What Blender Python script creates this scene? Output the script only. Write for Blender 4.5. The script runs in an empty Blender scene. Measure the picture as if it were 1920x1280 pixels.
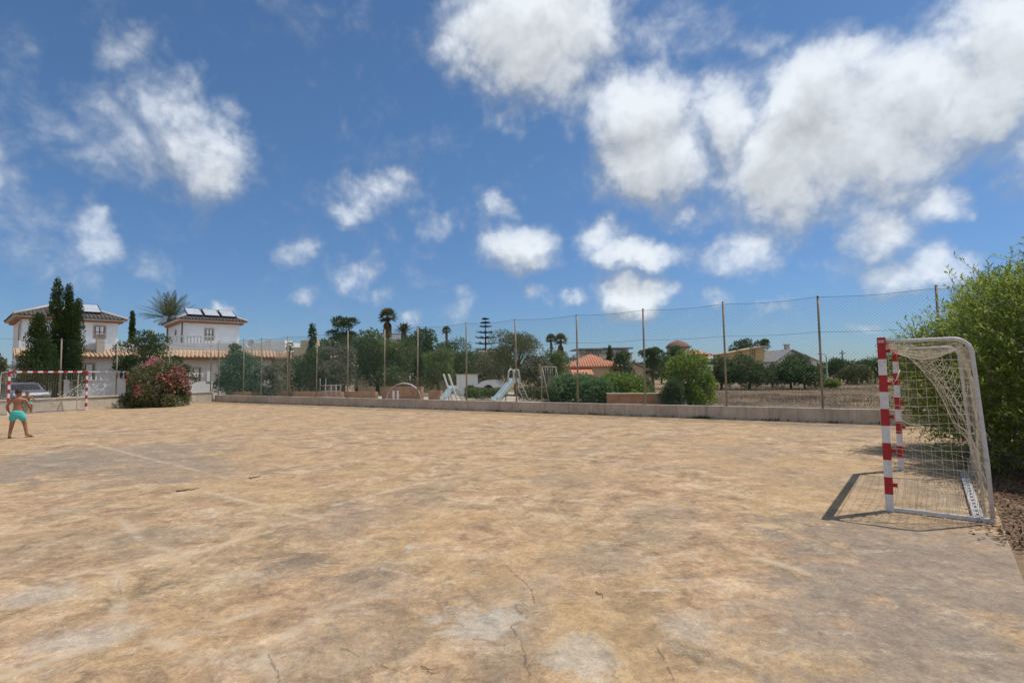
import bpy, bmesh, math, random
import numpy as np
from mathutils import Vector, Matrix, Euler

S = bpy.context.scene
COL = S.collection
R_ = math.radians
PI = math.pi

# ------------------------------------------------------------------ camera
FPX, CX, CY, H = 1000.0, 960.0, 640.0, 1.64
PITCH, ROLL = math.atan(58.7 / 1000.0), 0.0123
_F = Vector((0, math.cos(PITCH), math.sin(PITCH)))
_R0 = Vector((1, 0, 0)); _U0 = Vector((0, -math.sin(PITCH), math.cos(PITCH)))
_R = _R0 * math.cos(ROLL) - _U0 * math.sin(ROLL)
_U = _U0 * math.cos(ROLL) + _R0 * math.sin(ROLL)
cam_data = bpy.data.cameras.new('camera')
cam_data.sensor_width = 36.0; cam_data.lens = 36.0 * FPX / 1920.0
cam_data.clip_start = 0.05; cam_data.clip_end = 9000
cam = bpy.data.objects.new('camera', cam_data); COL.objects.link(cam)
_M = Matrix((_R, _U, -_F)).transposed().to_4x4(); _M.translation = (0, 0, H)
cam.matrix_world = _M
S.camera = cam

def ray(px, py): return _F + _R * ((px - CX) / FPX) + _U * ((CY - py) / FPX)
def gnd(px, py, z=0.0):
    d = ray(px, py); t = (z - H) / d.z
    return Vector((d.x * t, d.y * t, z))
def at(px, py, Y):
    d = ray(px, py); t = Y / d.y
    return Vector((d.x * t, Y, H + d.z * t))

# ------------------------------------------------------------------ object helpers
def tag(o, label=None, cat=None, group=None, kind=None):
    if label: o['label'] = label
    if cat: o['category'] = cat
    if group: o['group'] = group
    if kind: o['kind'] = kind
    return o

def thing(name, label, cat, loc=(0, 0, 0), rotz=0.0, group=None):
    o = bpy.data.objects.new(name, None); COL.objects.link(o)
    o.empty_display_size = 0.2
    o.location = loc; o.rotation_euler = (0, 0, rotz)
    return tag(o, label, cat, group)

class MB:
    """collects faces; build() links them as ONE mesh object"""
    def __init__(s): s.v = []; s.f = []; s.m = []; s.smooth = []
    def add(s, vs, fs, mi=0, sm=False):
        b = len(s.v); s.v += [tuple(p) for p in vs]
        for f in fs:
            s.f.append([b + i for i in f]); s.m.append(mi); s.smooth.append(sm)
    def box(s, x0, x1, y0, y1, z0, z1, mi=0):
        vs = [(x0,y0,z0),(x1,y0,z0),(x1,y1,z0),(x0,y1,z0),(x0,y0,z1),(x1,y0,z1),(x1,y1,z1),(x0,y1,z1)]
        s.add(vs, [(3,2,1,0),(4,5,6,7),(0,1,5,4),(1,2,6,5),(2,3,7,6),(3,0,4,7)], mi)
    def bar(s, a, b, w, h, mi=0, up=(0,0,1)):
        a = Vector(a); b = Vector(b); d = (b - a).normalized(); up = Vector(up)
        if abs(d.dot(up)) > .99: up = Vector((0,1,0))
        r = d.cross(up).normalized(); u = r.cross(d)
        vs = [p + r*(sx*w/2) + u*(sy*h/2) for p in (a, b) for sx, sy in ((-1,-1),(1,-1),(1,1),(-1,1))]
        s.add(vs, [(3,2,1,0),(4,5,6,7),(0,1,5,4),(1,2,6,5),(2,3,7,6),(3,0,4,7)], mi)
    def tube(s, pts, rad, n=8, mi=0, caps=True, sm=True):
        pts = [Vector(p) for p in pts]; k = len(pts)
        rs = [rad]*k if not hasattr(rad, '__len__') else list(rad)
        base = len(s.v); ref = None
        for i, p in enumerate(pts):
            d = (pts[min(i+1,k-1)] - pts[max(i-1,0)])
            d = d.normalized() if d.length > 1e-9 else Vector((0,0,1))
            if ref is None:
                ref = Vector((1,0,0)) if abs(d.x) < .9 else Vector((0,1,0))
            r = (ref - d*ref.dot(d)).normalized(); u = d.cross(r); ref = r
            for j in range(n):
                a = 2*PI*j/n
                s.v.append(tuple(p + (r*math.cos(a) + u*math.sin(a))*rs[i]))
        for i in range(k-1):
            for j in range(n):
                q = (j+1) % n
                s.f.append([base+i*n+j, base+i*n+q, base+(i+1)*n+q, base+(i+1)*n+j]); s.m.append(mi); s.smooth.append(sm)
        if caps and n > 2:
            s.f.append([base+j for j in range(n)][::-1]); s.m.append(mi); s.smooth.append(False)
            s.f.append([base+(k-1)*n+j for j in range(n)]); s.m.append(mi); s.smooth.append(False)
    def lathe(s, c, prof, n=10, mi=0):
        base = len(s.v); c = Vector(c)
        for r, z in prof:
            for j in range(n):
                a = 2*PI*j/n; s.v.append((c.x + r*math.cos(a), c.y + r*math.sin(a), c.z + z))
        for i in range(len(prof)-1):
            for j in range(n):
                q = (j+1) % n
                s.f.append([base+i*n+j, base+i*n+q, base+(i+1)*n+q, base+(i+1)*n+j]); s.m.append(mi); s.smooth.append(True)
        s.f.append([base+j for j in range(n)][::-1]); s.m.append(mi); s.smooth.append(False)
        s.f.append([base+(len(prof)-1)*n+j for j in range(n)]); s.m.append(mi); s.smooth.append(False)
    def quad(s, a, b, c, d, mi=0): s.add([a,b,c,d], [(0,1,2,3)], mi)
    def slab(s, poly, z0, z1, mi=0):
        n = len(poly)
        vs = [(p[0],p[1],z0) for p in poly] + [(p[0],p[1],z1) for p in poly]
        s.add(vs, [tuple(range(n))[::-1], tuple(range(n,2*n))] + [(i,(i+1)%n,n+(i+1)%n,n+i) for i in range(n)], mi)
    def build(s, name, mats, parent=None, origin=None, bevel=0):
        me = bpy.data.meshes.new(name)
        v = s.v
        if origin is not None:
            ox, oy, oz = origin; v = [(a-ox, b-oy, c-oz) for a, b, c in v]
        me.from_pydata(v, [], s.f)
        if not isinstance(mats, (list, tuple)): mats = [mats]
        for m in mats: me.materials.append(m)
        me.polygons.foreach_set('material_index', s.m)
        me.polygons.foreach_set('use_smooth', s.smooth)
        me.update()
        o = bpy.data.objects.new(name, me); COL.objects.link(o)
        if parent is not None: o.parent = parent
        elif origin is not None: o.location = origin
        if bevel:
            b = o.modifiers.new('bevel', 'BEVEL'); b.width = bevel; b.segments = 2; b.limit_method = 'ANGLE'
        return o

def np_mesh(name, V, nper, mat, parent=None, attr=None, mats=None, mi=None):
    """V: (N, nper, 3) loose polygons of nper corners each; attr: per-polygon value stored on the corners' points"""
    N = V.shape[0]
    me = bpy.data.meshes.new(name)
    me.vertices.add(N*nper); me.vertices.foreach_set('co', V.reshape(-1).astype(np.float32))
    me.loops.add(N*nper); me.loops.foreach_set('vertex_index', np.arange(N*nper, dtype=np.int32))
    me.polygons.add(N); me.polygons.foreach_set('loop_start', np.arange(0, N*nper, nper, dtype=np.int32))
    me.polygons.foreach_set('loop_total', np.full(N, nper, dtype=np.int32))
    for m in (mats or [mat]): me.materials.append(m)
    if mi is not None: me.polygons.foreach_set('material_index', mi.astype(np.int32))
    if attr is not None:
        a = me.attributes.new('v', 'FLOAT', 'POINT')
        a.data.foreach_set('value', np.repeat(attr, nper).astype(np.float32))
    me.update(calc_edges=True)
    o = bpy.data.objects.new(name, me); COL.objects.link(o)
    if parent is not None: o.parent = parent
    return o

# ------------------------------------------------------------------ material helpers
class NT:
    def __init__(s, tree): s.t = tree; s.n = tree.nodes; s.l = tree.links
    def node(s, typ, **kw):
        n = s.n.new(typ)
        for k, v in kw.items(): setattr(n, k, v)
        return n
    def put(s, inp, val):
        if hasattr(val, 'is_linked') or isinstance(val, bpy.types.NodeSocket): s.l.new(val, inp)
        else: inp.default_value = val
    def math(s, op, a, b=0.0, c=0.0, clamp=False):
        n = s.node('ShaderNodeMath', operation=op, use_clamp=clamp)
        s.put(n.inputs[0], a); s.put(n.inputs[1], b); s.put(n.inputs[2], c)
        return n.outputs[0]
    def vmath(s, op, a, b=(0,0,0), out=0, scale=None):
        n = s.node('ShaderNodeVectorMath', operation=op)
        s.put(n.inputs[0], a); s.put(n.inputs[1], b)
        if scale is not None: s.put(n.inputs['Scale'], scale)
        return n.outputs[out]
    def noise(s, vec, scale, detail=4, rough=.55, dist=0.0, out='Fac'):
        n = s.node('ShaderNodeTexNoise'); s.l.new(vec, n.inputs['Vector'])
        n.inputs['Scale'].default_value = scale; n.inputs['Detail'].default_value = detail
        n.inputs['Roughness'].default_value = rough; n.inputs['Distortion'].default_value = dist
        return n.outputs[out]
    def ramp(s, fac, stops):
        n = s.node('ShaderNodeValToRGB'); s.l.new(fac, n.inputs[0]); cr = n.color_ramp
        while len(cr.elements) < len(stops): cr.elements.new(0.5)
        for e, (p, c) in zip(cr.elements, stops):
            e.position = p; e.color = (c[0], c[1], c[2], 1) if hasattr(c, '__len__') else (c, c, c, 1)
        return n.outputs[0]
    def mr(s, v, a, b, c=0.0, d=1.0, smooth=True):
        n = s.node('ShaderNodeMapRange')
        n.interpolation_type = 'SMOOTHSTEP' if smooth else 'LINEAR'
        s.put(n.inputs[0], v); s.put(n.inputs[1], a); s.put(n.inputs[2], b); s.put(n.inputs[3], c); s.put(n.inputs[4], d)
        return n.outputs[0]
    def mix(s, fac, a, b, mode='MIX'):
        n = s.node('ShaderNodeMix', data_type='RGBA', blend_type=mode)
        s.put(n.inputs[0], fac)
        for i, v in ((6, a), (7, b)):
            if isinstance(v, (tuple, list)): v = (v[0], v[1], v[2], 1)
            s.put(n.inputs[i], v)
        return n.outputs[2]

def new_mat(name):
    m = bpy.data.materials.new(name); m.use_nodes = True
    t = NT(m.node_tree); p = m.node_tree.nodes['Principled BSDF']
    return m, t, p

def pmat(name, col, rough=.7, var=.18, scale=3.0, bump=.0, metal=0.0, spec=.3, streak=0.0, dirt=None, bscale=None):
    """plain weathered material: base colour broken up by noise, optional vertical streaks and stains of another colour"""
    m, t, p = new_mat(name)
    co = t.node('ShaderNodeTexCoord').outputs['Object']
    n1 = t.noise(co, scale, 5, .6)
    lo = tuple(c*(1-var) for c in col); hi = tuple(min(1, c*(1+var)) for c in col)
    c = t.ramp(n1, [(.3, lo), (.7, hi)])
    if streak:
        sc = t.vmath('MULTIPLY', co, (6, 6, .35))
        c = t.mix(t.mr(t.noise(sc, 1.5, 4), .5, .75, 0, streak), c, tuple(x*.55 for x in col))
    if dirt:
        c = t.mix(t.mr(t.noise(co, scale*1.7, 6, .65), .52, .72), c, dirt)
    t.l.new(c, p.inputs['Base Color'])
    p.inputs['Roughness'].default_value = rough; p.inputs['Metallic'].default_value = metal
    p.inputs['Specular IOR Level'].default_value = spec
    if bump:
        b = t.node('ShaderNodeBump'); b.inputs['Strength'].default_value = bump; b.inputs['Distance'].default_value = .02
        t.l.new(t.noise(co, bscale or scale*6, 5, .6), b.inputs['Height']); t.l.new(b.outputs[0], p.inputs['Normal'])
    return m

def leaf_mat(name, dark, light, trans=.3, gloss=.25, tip=None, clump=.9):
    m, t, p = new_mat(name)
    a = t.node('ShaderNodeAttribute', attribute_name='v').outputs['Fac']
    co = t.node('ShaderNodeTexCoord').outputs['Object']
    cl = t.noise(co, clump, 3, .5)
    f = t.math('ADD', t.math('MULTIPLY', a, .55), t.math('MULTIPLY_ADD', cl, 1.0, -.28), clamp=True)
    stops = [(0.08, dark), (.75, light)] + ([(.98, tip)] if tip else [])
    c = t.ramp(f, stops)
    t.l.new(c, p.inputs['Base Color']); p.inputs['Roughness'].default_value = .5
    p.inputs['Specular IOR Level'].default_value = gloss
    tr = t.node('ShaderNodeBsdfTranslucent'); t.l.new(t.mix(.5, c, light), tr.inputs['Color'])
    mx = t.node('ShaderNodeMixShader'); mx.inputs[0].default_value = trans
    t.l.new(p.outputs[0], mx.inputs[1]); t.l.new(tr.outputs[0], mx.inputs[2])
    t.l.new(mx.outputs[0], m.node_tree.nodes['Material Output'].inputs['Surface'])
    return m

M = {}
M['white_wall'] = pmat('white_render', (.79,.80,.80), .85, .05, 1.2, .15, streak=.25, bscale=12)
M['cream_wall'] = pmat('cream_render', (.66,.54,.38), .85, .08, 1.0, .15, streak=.3)
M['beige_wall'] = pmat('beige_render', (.52,.43,.32), .85, .08, 1.0, .15, streak=.3)
M['yellow_wall'] = pmat('ochre_render', (.62,.46,.22), .85, .08, 1.0, .1, streak=.2)
M['fascia'] = pmat('fascia', (.55,.48,.4), .7, .1, 3)
M['fascia_brick'] = pmat('fascia_brick', (.33,.16,.08), .8, .3, 9)
M['frame_dark'] = pmat('dark_wood', (.06,.035,.025), .5, .3, 8)
M['frame_stone'] = pmat('stone_surround', (.42,.34,.27), .7, .12, 5)
M['white_paint'] = pmat('white_paint', (.78,.78,.78), .45, .06, 4, dirt=(.5,.47,.42))
M['glass'] = pmat('window_glass', (.025,.027,.03), .3, .2, .6, spec=.25)
M['panel_glass'] = pmat('solar_glass', (.5,.52,.55), .12, .1, 1.5, spec=.8)
M['panel_frame'] = pmat('panel_frame', (.05,.05,.06), .4, .2, 3, metal=.5)
M['pipe_dark'] = pmat('downpipe', (.12,.11,.1), .5, .2, 4)
M['red_paint'] = pmat('red_paint', (.40,.018,.022), .42, .18, 11, dirt=(.24,.035,.03), spec=.4)
M['goal_white'] = pmat('goal_white_paint', (.68,.68,.69), .42, .1, 13, dirt=(.46,.43,.39), spec=.4)
M['pipe_white'] = pmat('pipe_white_paint', (.58,.57,.57), .45, .1, 12, dirt=(.38,.32,.27), spec=.4)
M['rear_bar'] = pmat('worn_grey_paint', (.45,.43,.41), .6, .15, 9, dirt=(.28,.24,.2))
M['net'] = pmat('net_cord', (.6,.53,.41), .9, .2, 6)
M['bark'] = pmat('bark', (.13,.095,.065), .9, .35, 5, .5)
M['bark_grey'] = pmat('grey_bark', (.2,.17,.14), .9, .3, 5, .5)
M['palm_bark'] = pmat('palm_bark', (.2,.15,.1), .9, .3, 6, .6)
M['post'] = pmat('galvanised_post', (.33,.28,.21), .6, .25, 2.5, dirt=(.24,.14,.08), metal=.2)
M['wire_green'] = pmat('green_fence_wire', (.10,.19,.165), .5, .2, 4)
M['wire_dark'] = pmat('dark_wire', (.06,.065,.06), .5, .2, 4)
M['kerb_wall'] = pmat('grey_wall_render', (.5,.42,.34), .9, .22, 1.1, .5, streak=.75, dirt=(.38,.3,.235))
M['end_wall'] = pmat('cream_wall_render', (.56,.5,.4), .9, .12, .8, .3, streak=.45, dirt=(.42,.35,.27))
M['garden_wall'] = pmat('terracotta_block', (.43,.24,.145), .9, .3, 2.2, .4, dirt=(.42,.3,.2))
M['skin'] = pmat('tanned_skin', (.33,.155,.085), .55, .08, 8, spec=.35)
M['turquoise'] = pmat('turquoise_cloth', (.08,.5,.47), .8, .12, 9, .2)
M['hair'] = pmat('dark_hair', (.03,.022,.018), .7, .3, 20)
M['eye'] = pmat('eye', (.05,.04,.035), .3, .1, 20)
M['sandal'] = pmat('sandal', (.07,.05,.04), .7, .2, 10)
M['slide_blue'] = pmat('slide_blue', (.46,.55,.57), .35, .1, 3)
M['play_pink'] = pmat('play_pink', (.42,.27,.28), .5, .2, 5)
M['play_blue'] = pmat('play_blue', (.1,.16,.3), .5, .2, 5)
M['car_paint'] = pmat('car_paint', (.13,.13,.165), .3, .05, 2, spec=.6)
M['tyre'] = pmat('tyre', (.02,.02,.02), .8, .2, 6)
M['metal'] = pmat('bright_metal', (.5,.5,.5), .35, .1, 5, metal=.8)
M['twig'] = pmat('dead_twig', (.17,.12,.08), .9, .3, 15)
M['sign_white'] = pmat('sign_white', (.75,.75,.76), .5, .04, 4)
M['lamp_green'] = pmat('lamp_pale_green', (.4,.5,.42), .5, .1, 4)
M['grey_roof'] = pmat('grey_sheet_roof', (.3,.29,.28), .7, .15, 1.0)

def tile_mat(name, col, col2, period=.28):
    m, t, p = new_mat(name)
    co = t.node('ShaderNodeTexCoord').outputs['Object']
    c = t.ramp(t.noise(co, 3.2, 5, .7), [(.3, col), (.7, col2)])
    c = t.mix(t.mr(t.noise(co, .7, 4), .5, .7, 0, .5), c, tuple(x*.6 for x in col))
    t.l.new(c, p.inputs['Base Color']); p.inputs['Roughness'].default_value = .8
    b = t.node('ShaderNodeBump'); b.inputs['Strength'].default_value = .5; b.inputs['Distance'].default_value = .03
    t.l.new(t.noise(co, 9, 3), b.inputs['Height']); t.l.new(b.outputs[0], p.inputs['Normal'])
    return m
M['tile_dark'] = tile_mat('dark_roof_tile', (.055,.047,.045), (.12,.1,.095))
M['tile_terracotta'] = tile_mat('terracotta_tile', (.40,.235,.135), (.58,.43,.29))
M['tile_orange'] = tile_mat('orange_tile', (.5,.17,.09), (.6,.28,.17))
M['tile_brown'] = tile_mat('brown_tile', (.17,.07,.05), (.24,.12,.085))
M['tile_yellow'] = tile_mat('straw_tile', (.4,.29,.15), (.5,.38,.22))

L = {}
L['green'] = leaf_mat('garden_leaf', (.05,.10,.045), (.19,.29,.12), .4, .2)
L['cypress'] = leaf_mat('cypress_leaf', (.020,.038,.016), (.085,.125,.035), .25, .1)
L['pine'] = leaf_mat('pine_needle', (.026,.046,.020), (.10,.14,.05), .28, .15)
L['dark'] = leaf_mat('dark_leaf', (.026,.048,.022), (.12,.17,.065), .34, .2)
L['mid'] = leaf_mat('mid_leaf', (.048,.078,.03), (.19,.24,.085), .38, .2)
L['olive'] = leaf_mat('olive_leaf', (.055,.066,.03), (.19,.20,.09), .3, .2)
L['grey'] = leaf_mat('grey_green_leaf', (.075,.085,.055), (.22,.22,.145), .3, .2)
L['fresh'] = leaf_mat('fresh_leaf', (.055,.10,.018), (.26,.34,.06), .42, .2)
L['teal'] = leaf_mat('blue_green_leaf', (.035,.072,.045), (.14,.22,.12), .3, .2)
L['oleander'] = leaf_mat('oleander_leaf', (.035,.05,.02), (.17,.19,.075), .3, .25)
L['flower'] = leaf_mat('pink_flower', (.36,.06,.09), (.66,.24,.26), .3, .1, clump=3)
L['bush'] = leaf_mat('glossy_bush_leaf', (.05,.09,.018), (.33,.42,.07), .5, .5, tip=(.5,.52,.16), clump=1.1)
L['palm'] = leaf_mat('palm_leaf', (.04,.055,.024), (.17,.19,.075), .25, .3)
L['palm_dead'] = leaf_mat('dead_frond', (.09,.065,.035), (.27,.19,.10), .25, .1)
L['dry'] = leaf_mat('dry_grass_blade', (.095,.07,.05), (.25,.19,.135), .2, .05, clump=.35)
L['litter'] = leaf_mat('dead_leaf', (.05,.025,.017), (.26,.16,.1), .1, .15, clump=2)
L['weed'] = leaf_mat('weed_leaf', (.06,.08,.025), (.18,.2,.07), .3, .1)

# ------------------------------------------------------------------ world: sky and clouds
SUN_EL = R_(64.0)
SUN_AZ_VEC = Vector((.95, .31)).normalized()                # horizontal direction towards the sun
SUN_DIR = Vector((SUN_AZ_VEC.x*math.cos(SUN_EL), SUN_AZ_VEC.y*math.cos(SUN_EL), math.sin(SUN_EL)))
world = bpy.data.worlds.new('World'); S.world = world; world.use_nodes = True
w = NT(world.node_tree); w.n.clear()
sky = w.node('ShaderNodeTexSky', sky_type='NISHITA', sun_disc=False)
sky.sun_elevation = SUN_EL; sky.sun_rotation = math.atan2(SUN_AZ_VEC.x, SUN_AZ_VEC.y)
sky.altitude = 0; sky.air_density = 1.0; sky.dust_density = .25; sky.ozone_density = 1.2
gen = w.node('ShaderNodeTexCoord').outputs['Generated']
CLOUDS = [
 (365,255,90,90,0.74),(300,180,75,55,0.45),(240,105,70,50,0.38),(150,215,120,75,0.34),(400,325,52,40,0.66),(300,275,160,90,0.36),(450,272,16,20,0.3),
 (185,440,42,50,0.58),(197,408,30,18,0.58),(60,430,90,70,0.3),(285,512,50,32,0.36),(30,130,40,70,0.24),(170,500,120,60,0.26),
 (715,362,70,36,0.5),(745,330,34,22,0.46),(650,402,40,26,0.46),(820,415,55,26,0.42),(930,390,34,22,0.42),
 (557,470,38,27,0.5),(665,512,48,32,0.57),(702,545,42,20,0.47),(560,566,20,17,0.4),(425,576,22,15,0.6),(865,570,22,24,0.39),(780,597,20,13,0.43),
 (975,468,64,42,0.82),(1012,490,42,26,0.6),(1130,450,46,34,0.65),(1195,480,80,28,0.82),(1015,556,24,17,0.52),(1068,557,22,13,0.52),(1195,556,68,32,0.82),
 (1005,55,125,115,1),(1050,135,75,90,0.62),(905,85,75,85,0.62),(985,205,60,60,0.42),(1250,60,110,55,0.36),(1420,75,48,26,0.44),
 (1200,210,88,72,1),(1232,300,95,72,0.95),(1350,232,58,75,0.85),(1130,200,55,55,0.62),
 (1530,195,115,90,1),(1475,300,115,105,0.95),(1600,280,150,115,1),(1700,185,115,105,1),(1850,80,115,95,1),(1835,175,120,85,1),(1505,385,120,62,0.7),(1640,130,90,55,0.8),
 (1760,390,62,32,0.7),(1822,412,26,15,0.42),(1415,465,62,42,0.69),(1400,492,88,30,0.57),(1640,455,72,48,0.73),(1690,512,105,36,0.77),(1590,500,52,30,0.53),
 (1280,405,46,24,0.44),(1350,556,26,16,0.43),(1450,566,32,13,0.39),(1640,602,38,13,0.52),(2050,250,160,120,0.8),(-120,300,140,100,0.6),
]
def blob_field(src, clouds, soft=.18):
    acc = None
    for cx, cy, rx, ry, wt in clouds:
        c = ray(cx, cy).normalized()
        e1 = (ray(cx+rx, cy).normalized() - ray(cx-rx, cy).normalized())/2
        e2 = (ray(cx, cy-ry).normalized() - ray(cx, cy+ry).normalized())/2
        x = e1.normalized(); z = x.cross(e2).normalized(); y = z.cross(x)
        mp = w.node('ShaderNodeMapping', vector_type='TEXTURE')
        if acc is None: w.l.new(src, mp.inputs['Vector'])
        else:                                   # keeps the shader's blobs in sequence (a short stack)
            ch = w.node('ShaderNodeVectorMath', operation='MULTIPLY_ADD')
            w.l.new(acc, ch.inputs[0]); ch.inputs[1].default_value = (1e-9,)*3; w.l.new(src, ch.inputs[2])
            w.l.new(ch.outputs[0], mp.inputs['Vector'])
        mp.inputs['Location'].default_value = c
        mp.inputs['Rotation'].default_value = Matrix((x, y, z)).transposed().to_euler()
        mp.inputs['Scale'].default_value = (e1.length, e2.length, .6)
        f = w.mr(w.vmath('LENGTH', mp.outputs[0], out=1), 0.2, 2.05, wt, 0.0)
        acc = f if acc is None else w.math('SMOOTH_MAX', acc, f, soft)
    return acc
warp = w.noise(gen, 7.0, 5, .62, out='Color')
wv = w.vmath('SCALE', w.vmath('SUBTRACT', warp, (.5,.5,.5)), scale=.10)
gw = w.vmath('ADD', gen, wv)
acc = blob_field(gw, CLOUDS)
# the same field a little way up towards the light: lit tops, shaded bases
UPV = (_U*.035 + SUN_DIR*.012)
acc_up = blob_field(w.vmath('ADD', gw, tuple(UPV)), [c for c in CLOUDS if c[4] > .70], .25)
nz = w.noise(gen, 8.0, 11, .65, .3)
nz2 = w.noise(gen, 26.0, 8, .62)
def billow(vec, sc):
    # rounded lumps: folded noise at two scales
    a = w.math('ABSOLUTE', w.math('MULTIPLY_ADD', w.noise(vec, sc, 1, .5), 4.0, -2.0))
    b = w.math('ABSOLUTE', w.math('MULTIPLY_ADD', w.noise(vec, sc*2.3, 1, .5), 4.0, -2.0))
    return w.math('SUBTRACT', 1.0, w.math('MULTIPLY_ADD', b, .45, w.math('MULTIPLY', a, .65)))
bl = billow(w.vmath('ADD', gen, w.vmath('SCALE', w.vmath('SUBTRACT', warp, (.5,.5,.5)), scale=.05)), 17.0)
bl_up = billow(w.vmath('ADD', w.vmath('ADD', gen, w.vmath('SCALE', w.vmath('SUBTRACT', warp, (.5,.5,.5)), scale=.05)), tuple(UPV*.45)), 17.0)
core = w.math('MULTIPLY', acc, 1.30)
shape = w.math('ADD', core, w.math('MULTIPLY_ADD', nz, 1.35, -.675))
shape = w.math('ADD', shape, w.math('MULTIPLY_ADD', bl, -.24, .12))
shape = w.math('ADD', shape, w.math('MULTIPLY_ADD', nz2, .55, -.275))
# nothing grows out of clear sky
shape = w.math('MULTIPLY', shape, w.mr(acc, .02, .20))
alpha = w.mr(shape, .12, 1.22)
alpha = w.math('POWER', alpha, .85)
rel = w.math('MULTIPLY', w.math('SUBTRACT', acc, acc_up), .75)
rel = w.math('ADD', rel, w.math('MULTIPLY', w.math('SUBTRACT', bl_up, bl), .12))
rel = w.math('ADD', rel, w.math('MULTIPLY_ADD', nz2, .16, -.08))
rel = w.math('ADD', rel, w.math('MULTIPLY', w.math('SUBTRACT', nz, w.noise(w.vmath('ADD', gen, tuple(UPV*.9)), 8.0, 4, .55, .3)), .75))
thick = w.mr(shape, .75, 1.5, 1.0, .90)
val = w.math('ADD', w.math('MULTIPLY', thick, w.mr(alpha, 0, 1, .66, .95)), rel)
val = w.math('MINIMUM', w.math('MAXIMUM', val, .52), 1.15)
CLOUD_GAIN, SKY_TINT, BG = 7.8, (.56,.76,.93), .095
ccol = w.vmath('SCALE', w.vmath('MULTIPLY', (.90,.95,1.0), (1,1,1)), scale=w.math('MULTIPLY', val, CLOUD_GAIN))
sepd = w.node('ShaderNodeSeparateXYZ'); w.l.new(gen, sepd.inputs[0])
low = w.mr(sepd.outputs['Z'], 0.0, .45, 0, 1)
tint = w.mix(low, (.42,.58,.84), (SKY_TINT[0], SKY_TINT[1], SKY_TINT[2]))
scol = w.vmath('MULTIPLY', sky.outputs[0], tint)
# unseen bright cloud cover added behind the camera to lift light on shaded walls
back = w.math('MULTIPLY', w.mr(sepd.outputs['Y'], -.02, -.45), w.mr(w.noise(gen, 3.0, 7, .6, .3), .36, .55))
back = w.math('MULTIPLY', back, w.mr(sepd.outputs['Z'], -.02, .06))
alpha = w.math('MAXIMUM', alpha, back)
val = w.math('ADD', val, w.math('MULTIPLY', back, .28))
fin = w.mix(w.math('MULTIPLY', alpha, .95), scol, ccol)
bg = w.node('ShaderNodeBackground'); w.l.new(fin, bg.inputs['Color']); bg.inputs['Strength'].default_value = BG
wo = w.node('ShaderNodeOutputWorld'); w.l.new(bg.outputs[0], wo.inputs['Surface'])
world.cycles.sampling_method = 'MANUAL'; world.cycles.sample_map_resolution = 512

sun_d = bpy.data.lights.new('sun', 'SUN'); sun_d.energy = 3.3; sun_d.angle = R_(.55); sun_d.color = (1.0,.95,.87)
sun = bpy.data.objects.new('sun', sun_d); COL.objects.link(sun)
sun.rotation_euler = SUN_DIR.to_track_quat('Z', 'Y').to_euler(); sun.location = (20, 10, 40)
S.view_settings.view_transform = 'Standard'; S.view_settings.look = 'None'
S.view_settings.gamma = 1.0; S.view_settings.use_curve_mapping = False
S.view_settings.exposure = 0.2

# ------------------------------------------------------------------ ground
A = gnd(402, 753)                       # far corner of the court
B = gnd(1652, 796)                      # a point on the long kerb wall
E0, E1 = gnd(1880, 985), gnd(1906, 1053)  # two points on the bare right edge of the slab
fd = (B - A).normalized()               # along the long side
ed = (E0 - E1).normalized()             # along the right edge, away from the camera
nd = Vector((-fd.y, fd.x, 0));          # outwards across the long side
if nd.y < 0: nd = -nd
def isect(p, d, q, e):
    k = ((q.x-p.x)*e.y - (q.y-p.y)*e.x) / (d.x*e.y - d.y*e.x)
    return p + d*k
CORNER = isect(A, fd, E0, ed)
W0 = gnd(68, 772.3); wd = (A - W0).normalized()     # end wall foot
wn = Vector((-wd.y, wd.x, 0))
if wn.x > 0: wn = -wn                                # outwards, away from the court

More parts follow.
